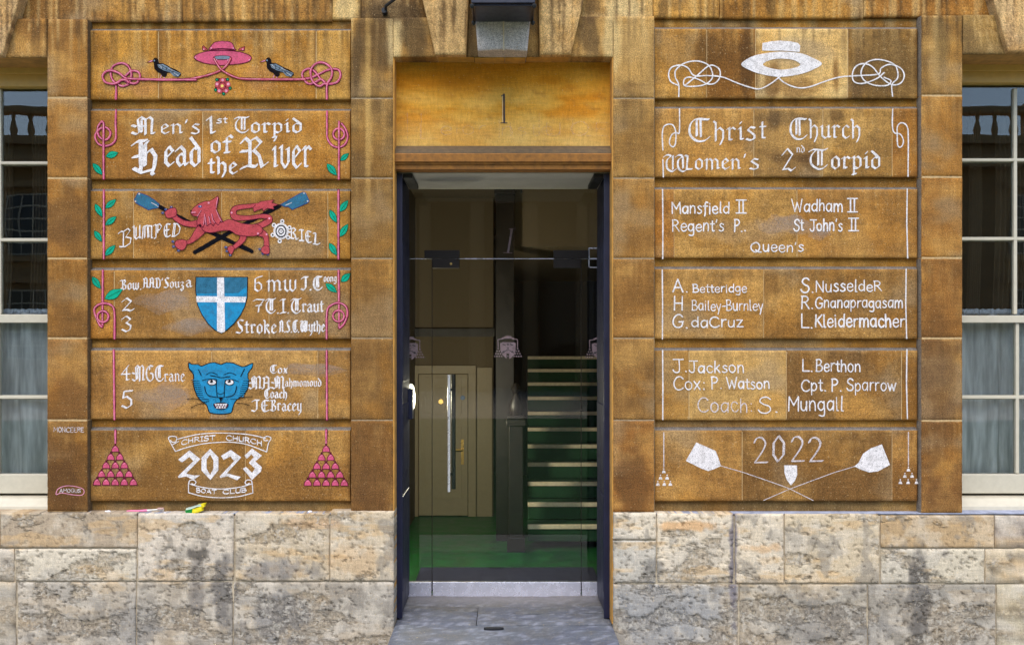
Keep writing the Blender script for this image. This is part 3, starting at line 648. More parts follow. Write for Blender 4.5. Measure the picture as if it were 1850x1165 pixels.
# pull handle
hx, hz0 = G(811, 888, GD-.06); _, hz1 = G(811, 677, GD-.06)
b = MB(); b.tube([(hx, GD-.06, hz0), (hx, GD-.06, hz1)], .0080, 16); b.build('pull_handle', M['chrome'], gd, smooth=True)
b = MB(); b.tube([(hx+.020, GD+.055, hz0), (hx+.020, GD+.055, hz1)], .0125, 14); b.build('inner_pull_handle', M['iron'], gd, smooth=True)
for py in (705, 858):
    z = G(0, py, GD-.03)[1]; b = MB(); b.tube([(hx, GD-.06, z), (hx+.006, GD+.055, z)], .008, 10); b.build('handle_stud', M['bronze'], gd, smooth=True)
# head strip under the plaster ceiling
plate('head_channel', 736, 331, 1092, 334.5, plain('pale_channel', tuple(lin((176, 160, 112))), .5, var=.05), fx, th=.01, bevel=0)

# ---------------------------------------------------------------- hall behind the glass
def strc(name, mb, mat, **k): return tag(mb.build(name, mat, None, **k), kind='structure')
HB = 3.27
strc('hall_floor', MB().box(-1.6, 2.4, .66, 6.2, -.06, 0), M['hallfloor'])
strc('hall_ceiling', MB().box(-1.6, 2.4, .655, 6.2, 2.66, 2.75), M['hallwall'])
strc('hall_side_wall', MB().box(-1.2, -.74, .655, HB, 0.0005, 2.66), M['hallwall'])
strc('hall_side_wall', MB().box(1.9, 2.0, .655, 6.2, 0.0005, 2.66), M['hallwall'])
strc('hall_front_wall', MB().box(-1.6, PX(712), .40, .655, -.06, 2.75).box(PX(1108), 2.4, .40, .655, -.06, 2.75).box(PX(712), PX(1108), .41, .655, PZ(304)+.061, 2.75), M['hallwall'])
xe = PX(891, HB)
strc('hall_back_wall', MB().box(-1.2, xe, HB, HB+.12, 0.0005, 2.66), M['hallwall'])
strc('hall_end_wall', MB().box(-1.2, 2.0, 6.0, 6.1, 0.0005, 2.66), M['darkwall'])
strc('bulkhead', MB().box(PX(930, 2.3), 1.9, 2.3, 2.4, PZ(445, 2.3), 2.66).box(PX(930, 2.3), 1.9, 2.4, 6.0, PZ(445, 2.3), PZ(445, 2.3)+.1), M['hallwall'])
bm_ = thing('timber_beam', 'dark horizontal beam across the khaki wall inside the hall', 'beam', (PX(800, HB), HB, PZ(600, HB)))
MB().box(-.739, xe+.012, HB-.05, HB-.001, PZ(608, HB), PZ(594, HB)).build('beam', M['darkwood'], bm_)
po = thing('timber_post', 'black timber post standing from hall floor to ceiling behind the glass numeral', 'post', (PX(912, 2.2), 2.2, 0))
m = MB(); m.box(PX(896, 2.2), PX(928, 2.2), 2.2, 2.29, .001, 2.655); m.build('shaft', M['darkwood'], po)
m = MB(); m.box(PX(893, 2.17), PX(931, 2.17), 2.165, 2.30, PZ(350, 2.17), 2.654); m.box(PX(894.5, 2.17), PX(930, 2.17), 2.175, 2.30, PZ(366, 2.17), PZ(352, 2.17)); m.build('capital', M['darkwood'], po, bevel=.004)
pd = thing('ceiling_pendant', 'small black turned pendant under the hall ceiling beside the timber post', 'pendant', (PX(942, 2.1), 2.1, PZ(340, 2.1)))
MB().lathe((PX(942, 2.1), 2.1, PZ(348, 2.1)), [(.004, -.004), (.011, .004), (.004, .014), (.012, .022), (.032, .034), (.034, .04)], 14).build('finial', M['iron'], pd, smooth=True)
# inner door
idr = thing('hall_door', 'cream inner door with brass disc and lever handle at the back of the hall', 'door', (PX(800, HB), HB, 0))
X3 = lambda p: PX(p, HB); Z3 = lambda p: PZ(p, HB)
m = MB(); m.box(X3(746), X3(756), HB-.03, HB-.0005, .001, Z3(662)); m.box(X3(846), X3(860), HB-.03, HB-.0005, .001, Z3(662)); m.box(X3(746), X3(860), HB-.032, HB-.0007, Z3(675), Z3(660)); m.build('door_frame', M['creamwood'], idr, bevel=.003)
m = MB(); m.box(X3(757), X3(845), HB-.022, HB-.001, .01, Z3(676)); m.build('leaf', M['creamwood'], idr, bevel=.002)
for a, b in ((0.15, .75), (.86, 1.16)):
    m = MB(); m.box(X3(768), X3(834), HB-.026, HB-.0225, a, b); m.build('panel', M['creamwood'], idr, bevel=.002)
m = MB(); m.lathe((X3(797), HB-.028, Z3(725)), [(.020, -.004), (.022, .004)], 20, axis='y'); m.build('brass_disc', M['brass'], idr)
m = MB(); m.lathe((X3(836), HB-.028, Z3(718)), [(.018, -.004), (.020, .004)], 20, axis='y'); m.build('blue_disc', plain('blue_sign', (.03, .12, .3), .4), idr)
m = MB(); m.box(X3(833), X3(838), HB-.030, HB-.0235, Z3(838), Z3(793)); m.build('handle_plate', M['brass'], idr)
m = MB(); m.tube([(X3(835.5), HB-.03, Z3(811)), (X3(835.5), HB-.07, Z3(811)), (X3(821), HB-.072, Z3(811))], .008, 8); m.build('lever_handle', M['brass'], idr, smooth=True)
pw = MB(); pw.box(X3(862), X3(889), HB-.02, HB-.0005, .001, Z3(664)); pw.build('side_panel', M['creamwood'], idr, bevel=.002)
# wall lamp, lit
la = thing('wall_lamp', 'lit white crescent wall lamp seen edge-on inside the glass on the left', 'lamp', (-.74, 1.3, PZ(720, 1.3)))
lm = plain('lamp_glass', (.8, .8, .75), .5); lt = lm.node_tree.nodes['Principled BSDF']; lt.inputs['Emission Color'].default_value = (1, .93, .70, 1); lt.inputs['Emission Strength'].default_value = 1.6
lz = PZ(720, 1.3); xl = PX(741, 1.3)
m = MB(); n = 14
for k in range(n):
    a0 = -math.pi/2+math.pi*k/n; a1 = -math.pi/2+math.pi*(k+1)/n
    f = lambda a, r: (xl+r*.024*math.cos(a), lz+.092*math.sin(a)*r)
    p = [f(a0, 1), f(a1, 1), f(a1, .80), f(a0, .80)]
    m.prism([(q[0], q[1]) for q in p], 1.22, 1.38)
m.build('glass_shade', lm, la)
MB().box(-.7395, xl+.008, 1.28, 1.32, lz-.03, lz+.03).build('wall_bracket', M['brass'], la)
ld = bpy.data.lights.new('wall_lamp_light', 'POINT'); ld.energy = 21.0; ld.color = (1, .88, .66); ld.shadow_soft_size = .06
lo = bpy.data.objects.new('wall_lamp_light', ld); C.objects.link(lo); lo.parent = la; lo.location = (.22, -.02, 0)
# staircase
st = thing('staircase', 'green carpeted staircase with pale worn wooden nosings rising behind the glass door', 'staircase', (PX(1030, 1.9), 1.9, 0))
xs0 = PX(952, 1.9)
for i in range(11):
    D = 6.9+.25*i-5; z = EYE-(1.22-.116*i); x0_ = PX(953.5, D)
    MB().box(x0_+.003, 1.89, D+.012, D+.262, max(.001, z-.116), z-.012).build('step', M['riser'], st)
    b = MB(); b.box(x0_, 1.885, D, D+.035, z-.030, z); nb = b.build('nosing', M['nosing'], st, bevel=.004)
MB().box(PX(957, 4.7), 1.89, 4.66, 5.9, .001, EYE-.08).build('landing', M['riser'], st)
nw = thing('newel_post', 'dark carved newel post at the foot of the staircase', 'newel post', (PX(930, 1.85), 1.85, 0))
nx_ = PX(932, 1.85)
MB().box(nx_-.050, nx_+.050, 1.80, 1.90, .001, PZ(768, 1.85)).build('shaft', M['darkwood'], nw, bevel=.006)
m = MB(); m.box(nx_-.066, nx_+.066, 1.785, 1.915, PZ(768, 1.85), PZ(757, 1.85)); m.box(nx_-.058, nx_+.058, 1.79, 1.91, PZ(756, 1.85), PZ(750, 1.85)); m.build('cap', M['darkwood'], nw, bevel=.005)
MB().lathe((nx_, 1.85, PZ(750, 1.85)), [(.03, 0), (.045, .03), (.05, .07), (.03, .12), (.018, .15), (.034, .18), (.02, .215), (.004, .225)], 16).build('finial', M['darkwood'], nw, smooth=True)
MB().box(nx_-.062, nx_+.062, 1.79, 1.91, .0005, .10).build('base', M['darkwood'], nw, bevel=.004)
tag(MB().box(PX(745, .7), PX(1088, .7), .70, 1.27, .0005, .014).build('door_mat', M['mat'], None, bevel=.004), 'dark navy door mat lying just inside the glass door', 'door mat')

# door step
stp = thing('door_step', 'grey worn stone doorstep with a dark oval boot-scraper slot', 'doorstep', (0, .1, 0))
def slab(x0, x1, y0, y1, z0, z1, seed, base):
    nx, ny = max(3, int((x1-x0)/.02)), max(3, int((y1-y0)/.02)); X, Y = np.meshgrid(np.linspace(x0, x1, nx), np.linspace(y0, y1, ny))
    c = np.ones(X.shape+(3,))*np.array(base, float); n1 = fbm(X*7, Y*10, seed); n2 = fbm(X*30, Y*40, seed+3)
    mixin = lambda c, col, t: c*(1-t[..., None])+np.asarray(col, float)*t[..., None]
    c = mixin(c, (84, 88, 102), sstep(.48, .68, n1)*.6); c = mixin(c, (172, 174, 188), sstep(.56, .72, n2)*.4); c = mixin(c, (92, 90, 88), sstep(.56, .74, fbm(X*14, Y*9, seed+7))*.5)
    c = mixin(c, (120, 116, 118), sstep(.30, .55, Y)*.7); cols = lin(c).reshape(-1, 3)
    Zg = z1-.004*sstep(.4, .75, n1)-.0015*n2; Zg = Zg-.006*np.exp(-(X/.4)**2)*1.0
    e = np.minimum(np.minimum(X-x0, x1-X), np.minimum(Y-y0, y1-Y)); Zg = Zg-.006*np.exp(-e/.006)
    v = np.stack([X, Y, Zg], -1).reshape(-1, 3); idx = np.arange(nx*ny).reshape(ny, nx)
    f = np.stack([idx[:-1, :-1], idx[:-1, 1:], idx[1:, 1:], idx[1:, :-1]], -1).reshape(-1, 4).tolist(); n = nx*ny; vl = [v]; cl = [cols]
    for ring in (idx[0], idx[:, -1], idx[-1][::-1], idx[:, 0][::-1]):
        r0 = v[ring]; r1 = r0.copy(); r1[:, 2] = z0; k = len(ring); vl += [r0, r1]; cl += [cols[ring]]*2
        f += [(n+i, n+k+i, n+k+i+1, n+i+1) for i in range(k-1)]; n += 2*k
    me = bpy.data.meshes.new('slab'); me.from_pydata(np.concatenate(vl).tolist(), [], f); cols = np.concatenate(cl)
    at = me.attributes.new('col', 'FLOAT_COLOR', 'POINT'); at.data.foreach_set('color', np.concatenate([cols, np.ones((len(cols), 1))], 1).astype(np.float32).ravel())
    me.materials.append(M['step']); me.polygons.foreach_set('use_smooth', [True]*(nx-1)*(ny-1)+[False]*(len(f)-(nx-1)*(ny-1))); return link('slab', me, stp)
slab(PX(713), PX(1107), .405, .66, -.2, -.002, 500, (84, 84, 83)); 
slab(PX(713), PX(860), .30, .403, -.2, .0, 501, (86, 85, 85)); slab(PX(860)+.002, PX(1107), .26, .403, -.2, .0, 502, (90, 91, 93))
slab(PX(713), PX(860)-.002, .04, .298, -.2, .0, 503, (96, 99, 106)); slab(PX(860)+.002, PX(1107), .04, .258, -.2, .0, 504, (97, 100, 107))
slab(PX(713), PX(1107), -.62, .038, -.2, -.001, 505, (96, 100, 108))
b = MB(); b.lathe((PX(892, .0)*.985, -.055, -.0015), [(.05, -.01), (.05, .0042)], 20); o = b.build('scraper_slot', M['iron'], stp); 
for v in o.data.vertices: v.co.y = -.055+(v.co.y+.055)*.3
# pavement, lawn and path in front
strc('pavement', MB().box(-40, 40, -2.8, .10, -.5, -.30), plain('pavement_flags', (.30, .29, .27), .85, var=.2, scale=3, bump=.4))
gm = plain('lawn_grass', (.032, .085, .018), .95, var=.3, scale=5, bump=.6)
tag(MB().box(-40, 40, -18.0, -2.8, -.5, -.29).build('lawn', gm), kind='structure')
strc('gravel_path', MB().box(-60, 60, -60, -18.0, -.5, -.30), plain('gravel', (.46, .40, .31), .95, var=.25, scale=8, bump=.4))
strc('ground', MB().box(-150, 150, -150, 150, -.9, -.52), plain('earth', (.2, .17, .12), .95))
# body of the building around and above the frame
far = plain('far_stone', tuple(lin((176, 140, 92))), .9, var=.2, scale=2)
bb = MB(); zt = PZ(-55, UP)
bb.box(-14, 14, .06, .38, zt, 12.0); bb.box(-14, PX(-415), .03, .38, -.3, zt-.001); bb.box(PX(2235), 14, .03, .38, -.3, zt-.001)
bb.box(-14, 14, .38, 9, 11.7, 12.0); bb.box(-14, -13.7, .38, 9, -.3, 11.7); bb.box(13.7, 14, .38, 9, -.3, 11.7); bb.box(-14, 14, 9, 9.3, -.3, 12.0)
bb.box(-14, 14, .385, 8.9, 3.3, 3.5)
tag(bb.build('building_walls', far), kind='structure')
bk = MB()
bk.box(PX(90), PX(712)-.02, .165, .40, -.3, zt-.002); bk.box(PX(1108)+.02, PX(1736), .165, .40, -.3, zt-.002); bk.box(PX(712)-.02, PX(1108)+.02, .205, .40, PZ(304)+.062, zt-.002)
for a, b in ((-410, 90), (1736, 2230)): bk.box(PX(a), PX(b), .2705, .40, -.3, PZ(917)); bk.box(PX(a), PX(b), .2705, .40, PZ(104), zt-.002)
bk.box(PX(-410), PX(-332), .2705, .40, PZ(917), PZ(104)); bk.box(PX(2162), PX(2230), .2705, .40, PZ(917), PZ(104))
tag(bk.build('backing_wall', plain('rubble_core', (.2, .16, .1), .95)), kind='structure')

# opposite range, seen only in the glass
ob = thing('opposite_building', 'classical college building with balustrade and added deep portico, reflected in the window panes', 'building', (0, -34, 0))
ow = plain('opposite_stone', tuple(lin((170, 140, 100))), .9, var=.12, scale=1.2)
m = MB(); m.box(-30, -4.4, -44, -34, -.3, 9.6); m.box(4.4, 30, -44, -34, -.3, 9.6); m.box(-4.4, 4.4, -44, -34, 8.2, 9.6); m.box(-4.4, 4.4, -44, -38, -.3, 8.2); m.build('wall', ow, ob)  # deep central portico added to keep the door glass reflection dark
for x in (-3.3, -1.1, 1.1, 3.3): MB().lathe((x, -34.5, 0), [(.45, -.3), (.45, 0), (.36, .1), (.30, 7.6), (.42, 7.9), (.42, 8.2)], 16).build('added_column', ow, ob, smooth=True)
m = MB(); m.box(-30.2, 30.2, -34.5, -33.3, 8.6, 9.1); m.box(-30, 30, -34.3, -33.7, 9.601, 9.9); m.box(-30, 30, -34.3, -33.7, 10.8, 11.05); m.build('cornice', ow, ob)
bl = MB().lathe((0, 0, 0), [(.10, 0), (.16, .25), (.07, .62), (.11, .9)], 8).build('baluster', ow, ob); bl.location = (-29.4, 0.0, 9.9)
for i in range(1, 84):
    c_ = bl.copy(); C.objects.link(c_); c_.location = (-29.4+i*.7, 0, 9.9)
for x in range(-28, 29, 7): MB().box(x-.25, x+.25, -34.35, -33.65, 9.9, 11.2).build('pedestal', ow, ob)
dk = plain('opposite_pane', (.012, .014, .02), .1)
wn = 0
for x in range(-27, 28, 4):
    if abs(x) < 5.6: continue
    for z0, z1 in ((1.0, 3.8), (5.2, 7.6)):
        f = MB(); f.box(x-.85, x+.85, -33.97, -33.93, z0, z1); wv = f.build('window', dk, ob)
        g = MB()
        for i in range(4): g.box(x-.8+i*.52, x-.8+i*.52+.05, -33.925, -33.9, z0, z1)
        for i in range(6): g.box(x-.85, x+.85, -33.92, -33.895, z0+(z1-z0-.06)*i/5, z0+(z1-z0-.06)*i/5+.06)
        gb = g.build('glazing_bars', M['cream'], None); gb.parent = wv; gb.location = (0, 0, 0)
        MB().box(x-1.1, x+1.1, -33.99, -33.7, z0-.3, z0-.05).build('window_sill', ow, ob); MB().box(x-1.15, x+1.15, -33.99, -33.6, z1+.25, z1+.5).build('window_hood', ow, ob)
# ---------------------------------------------------------------- chalk drawings and lettering
def catmull(p, n=6, closed=False):
    p = [np.array(q, float) for q in p]
    if len(p) < 3: return p
    out = []
    m = len(p); rng_ = range(m if closed else m-1)
    for i in rng_:
        a = p[(i-1) % m] if (closed or i > 0) else 2*p[0]-p[1]
        b = p[i]; c = p[(i+1) % m]; d = p[(i+2) % m] if (closed or i+2 < m) else 2*p[-1]-p[-2]
        for k in range(n):
            t = k/n; out.append(.5*((2*b)+(-a+c)*t+(2*a-5*b+4*c-d)*t*t+(-a+3*b-3*c+d)*t**3))
    out.append(p[0] if closed else p[-1])
    return out
def hull(pts):
    pts = sorted(set((round(a, 5), round(b, 5)) for a, b in pts))
    if len(pts) < 3: return pts
    cr = lambda o, a, b: (a[0]-o[0])*(b[1]-o[1])-(a[1]-o[1])*(b[0]-o[0])
    lo = []
    for p in pts:
        while len(lo) > 1 and cr(lo[-2], lo[-1], p) <= 0: lo.pop()
        lo.append(p)
    hi = []
    for p in reversed(pts):
        while len(hi) > 1 and cr(hi[-2], hi[-1], p) <= 0: hi.pop()
        hi.append(p)
    return lo[:-1]+hi[:-1]
RA = random.Random(11)
class Art:
    """flat chalk marks: polygons given in photo pixels, each a hair in front of the one before"""
    def __init__(s, depth=PANEL, ox=0, oy=0, k=1.0):
        s.d = depth; s.ox, s.oy, s.k = ox, oy, k; s.v = []; s.f = []; s.mi = []; s.mats = []; s.lay = .0008; s.off = 0
    def T(s, p): return (s.ox+p[0]/s.k, s.oy+p[1]/s.k)
    def _m(s, name):
        if name not in s.mats: s.mats.append(name)
        return s.mats.index(name)
    def raw(s, pts, mat):
        """pts already in photo pixels"""
        y = s.d-s.lay-s.off; n = len(s.v); i = s._m(mat)
        s.v += [(PX(a, s.d), y, PZ(b, s.d)) for a, b in pts]
        if len(pts) <= 4 or s.convex:
            s.f.append(tuple(range(n, n+len(pts)))); s.mi.append(i)
        else:
            for t in tessellate_polygon([[Vector((a, b, 0)) for a, b in pts]]): s.f.append(tuple(n+q for q in t)); s.mi.append(i)
        s.off += .000012
    convex = False
    def poly(s, pts, mat, smooth=0, outline=None, ow=1.4, jit=0):
        p = catmull(pts, smooth, True)[:-1] if smooth else pts
        p = [s.T(q) for q in p]; s.convex = False; s.raw(p, mat)
        if outline: s._line(p+[p[0]], ow, outline)
        return s
    def _line(s, p, w, mat, nib=None, taper=False, rough=.13):
        """p in photo pixels. nib=None: round pen of width w; nib=(angle, thin): broad pen"""
        q = [p[0]]
        for a, b in zip(p[:-1], p[1:]):
            L = math.hypot(b[0]-a[0], b[1]-a[1]); n = max(1, int(L/6))
            for k in range(1, n+1): q.append((a[0]+(b[0]-a[0])*k/n, a[1]+(b[1]-a[1])*k/n))
        p = q; fr = []
        for k, c in enumerate(p):
            ww = w*(1+RA.uniform(-rough, rough))
            if taper: ww *= .25+.75*math.sin(math.pi*min(1, max(0, k/(len(p)-1)))) if len(p) > 1 else 1
            if nib is None:
                m = 8 if w > 2 else 6; fr.append([(c[0]+ww/2*math.cos(2*math.pi*i/m), c[1]+ww/2*math.sin(2*math.pi*i/m)) for i in range(m)])
            else:
                an, th = nib; ux, uy = math.cos(an), -math.sin(an); vx, vy = -uy, ux; h = ww/2; t = th/2
                fr.append([(c[0]+sx*ux*h+sy*vx*t, c[1]+sx*uy*h+sy*vy*t) for sx in (-1, 1) for sy in (-1, 1)])
        s.convex = True
        if len(fr) == 1: s.raw(hull(fr[0]), mat)
        for a, b in zip(fr[:-1], fr[1:]):
            h = hull(a+b)
            if len(h) > 2: s.raw(h, mat)
        s.convex = False
    def line(s, pts, w, mat, smooth=0, **k):
        p = catmull(pts, smooth) if smooth else pts
        s._line([s.T(q) for q in p], w, mat, **k); return s
    def cord(s, pts, w=4.6, smooth=6, dark='maroon', mid='pink', hi='lightpink'):
        p = [s.T(q) for q in (catmull(pts, smooth) if smooth else pts)]
        s._line([(a+.3, b+.2) for a, b in p], w+1.1, dark, rough=.2); s._line(p, w-.5, mid, rough=.2); s._line([(a-.4, b-.2) for a, b in p], w*.24, hi, rough=.5); return s
    def circ(s, c, r, w, mat, n=20, ry=None):
        ry = ry or r; s.line([(c[0]+r*math.cos(2*math.pi*i/n), c[1]+ry*math.sin(2*math.pi*i/n)) for i in range(n+1)], w, mat); return s
    def disc(s, c, r, mat, n=12, ry=None, outline=None, ow=1.):
        ry = ry or r; return s.poly([(c[0]+r*math.cos(2*math.pi*i/n), c[1]+ry*math.sin(2*math.pi*i/n)) for i in range(n)], mat, outline=outline, ow=ow)
    def leaf(s, a, b, w, dark='darkgreen'):
        ax, ay = a; bx, by = b; L = math.hypot(bx-ax, by-ay); ux, uy = (bx-ax)/L, (by-ay)/L; nx_, ny_ = -uy, ux
        prof = [(0, 0), (.15, .55), (.38, .98), (.6, .92), (.82, .5), (1, 0)]
        up_ = [(ax+ux*L*t+nx_*w/2*h, ay+uy*L*t+ny_*w/2*h) for t, h in prof]; dn = [(ax+ux*L*t-nx_*w/2*h, ay+uy*L*t-ny_*w/2*h) for t, h in prof[1:-1]]
        s.poly(up_+dn[::-1], 'green', outline=dark, ow=1.1); s.line([(ax+ux*L*.15, ay+uy*L*.15), (ax+ux*L*.85, ay+uy*L*.85)], .9, dark); return s
    def build(s, name, parent, label=None):
        me = bpy.data.meshes.new(name); me.from_pydata(s.v, [], s.f)
        for n in s.mats: me.materials.append(M[n])
        me.polygons.foreach_set('material_index', s.mi); me.update()
        me.validate()
        o = link(name, me, parent)
        if label: o['label'] = label
        return o

# glyphs: baseline 0, x-height 1, capitals 1.5. '~' = smooth stroke. (advance, strokes)
HW = {
 'A': (1.1, '0,0 .5,1.5 1.0,0|.2,.5 .85,.5'), 'B': (.95, '.08,0 .08,1.5|~.0,1.48 .5,1.5 .72,1.2 .5,.82 .1,.78|~.45,.8 .85,.6 .82,.2 .5,0 .0,.02'),
 'C': (1.1, '~1.0,1.25 .75,1.48 .35,1.45 .05,1.0 .05,.45 .35,.05 .75,.02 1.05,.22'), 'D': (1.0, '.1,0 .1,1.5|~.0,1.5 .5,1.48 .9,1.1 .9,.45 .5,.02 .02,0'),
 'E': (.9, '.1,0 .1,1.5|.1,1.5 .8,1.5|.1,.78 .65,.78|.1,0 .82,0'), 'G': (1.15, '~1.0,1.25 .7,1.5 .35,1.42 .08,1.0 .08,.4 .4,.02 .8,.05 1.0,.3 1.0,.65|1.1,.68 .65,.66'),
 'H': (1.0, '.08,0 .08,1.5|.85,0 .85,1.5|.08,.75 .85,.75'), 'I': (.5, '.25,0 .25,1.5|0,1.5 .5,1.5|0,0 .5,0'), 'J': (.85, '0,1.5 .95,1.5|~.55,1.5 .55,.3 .4,.02 .1,.05 -.05,.3'),
 'K': (.95, '.1,0 .1,1.5|.85,1.5 .12,.68|.3,.85 .95,0'), 'L': (.9, '.1,1.5 .1,.02 .9,.02'), 'M': (1.25, '.05,0 .05,1.5 .6,.6 1.1,1.5 1.15,0'), 'N': (1.05, '.05,0 .05,1.5 .9,.0 .9,1.5'),
 'O': (1.1, '~.5,1.5 .1,1.1 .08,.4 .5,0 .95,.4 .95,1.1 .5,1.5'), 'P': (.9, '.1,0 .1,1.5|~.02,1.5 .55,1.48 .8,1.15 .55,.8 .12,.76'), 'Q': (1.35, '~.6,1.5 .12,1.15 .08,.5 .5,.02 .95,.25 1.1,.9 .85,1.4 .6,1.5|~.6,.35 .9,.05 1.3,.0'),
 'R': (1.0, '.1,0 .1,1.5|~.02,1.5 .55,1.48 .8,1.15 .55,.82 .12,.78|.4,.8 .95,0'), 'S': (.95, '~.85,1.3 .6,1.5 .25,1.42 .12,1.1 .4,.82 .75,.65 .85,.3 .6,.02 .2,.05 .0,.3'),
 'T': (1.0, '0,1.5 1,1.5|.5,1.5 .5,0'), 'U': (1.0, '~.08,1.5 .08,.5 .25,.05 .6,.02 .85,.3 .88,1.5|.88,1.5 .88,0'), 'W': (1.45, '0,1.5 .38,0 .72,1.1 1.05,0 1.4,1.5'), 'm': (1.3, '.08,1 .08,0|~.08,.6 .28,.98 .52,.9 .6,.5 .6,0|~.6,.6 .8,.98 1.05,.92 1.15,.5 1.15,0'),
 'a': (.88, '~.72,.85 .4,1 .1,.75 .08,.3 .32,.02 .6,.2 .72,.5|.74,1 .74,0'), 'b': (.8, '.08,1.5 .08,0|~.08,.6 .4,.98 .7,.7 .7,.3 .4,.02 .1,.2'), 'c': (.78, '~.7,.82 .45,1 .15,.85 .08,.4 .3,.04 .6,.05 .74,.22'),
 'd': (.88, '~.72,.75 .4,.95 .1,.7 .08,.3 .35,.02 .65,.2|.74,1.5 .74,0'), 'e': (.82, '~.1,.52 .7,.56 .65,.88 .4,1 .12,.8 .07,.35 .3,.03 .6,.05 .75,.22'), 'f': (.6, '~.6,1.4 .4,1.5 .26,1.2 .26,0 .18,-.35|0,.95 .55,.95'),
 'g': (.88, '~.72,.8 .4,1 .1,.75 .08,.35 .35,.1 .65,.3 .72,.6|~.74,1 .74,-.25 .5,-.5 .15,-.42'), 'h': (.82, '.08,1.5 .08,0|~.08,.55 .3,.95 .58,.92 .68,.5 .68,0'), 'i': (.34, '.14,1 .14,0|.14,1.38 .15,1.3'),
 'j': (.4, '~.2,1 .2,-.3 -.05,-.45|.2,1.38 .21,1.3'), 'k': (.78, '.08,1.5 .08,0|.6,.98 .1,.45|.25,.58 .68,0'), 'l': (.38, '.12,1.5 .12,.05 .3,.02'), 'n': (.85, '.08,1 .08,0|~.08,.6 .35,.98 .62,.9 .7,.5 .7,0'),
 'o': (.88, '~.4,1 .1,.8 .08,.3 .4,0 .72,.25 .72,.75 .4,1'), 'p': (.85, '.08,1 .08,-.5|~.08,.6 .4,1 .7,.75 .7,.3 .4,.02 .1,.2'), 'q': (.8, '.7,1 .7,-.5'), 'r': (.62, '.1,1 .1,0|~.1,.6 .3,.95 .58,.98'),
 's': (.7, '~.58,.86 .35,1 .12,.82 .3,.56 .55,.4 .58,.15 .3,0 .05,.12'), 't': (.55, '~.25,1.35 .25,.3 .35,.03 .52,.08|0,.98 .52,.98'), 'u': (.85, '~.08,1 .08,.35 .25,.03 .55,.1 .68,.5|.7,1 .7,0'),
 'w': (1.15, '0,1 .28,0 .55,.85 .8,0 1.1,1'), 'x': (.75, '0,1 .65,0|.62,1 .02,0'), 'y': (.82, '0,1 .36,.1|.7,1 .25,-.5'), 'z': (.75, '0,.96 .62,.96 .04,.03 .7,.03'),
 '.': (.42, '.14,.05 .2,.02'), ':': (.45, '.18,.1 .2,.04|.18,.85 .2,.8'), "'": (.28, '.14,1.45 .08,1.12'), '-': (.55, '.02,.62 .5,.66'), ' ': (.55, ''),
 '2': (.9, '~.05,1.2 .2,1.46 .5,1.5 .75,1.2 .6,.75 .1,.05|.1,.03 .88,.05'), '0': (.95, '~.42,1.5 .1,1.1 .1,.4 .42,0 .78,.4 .78,1.1 .42,1.5'),
}
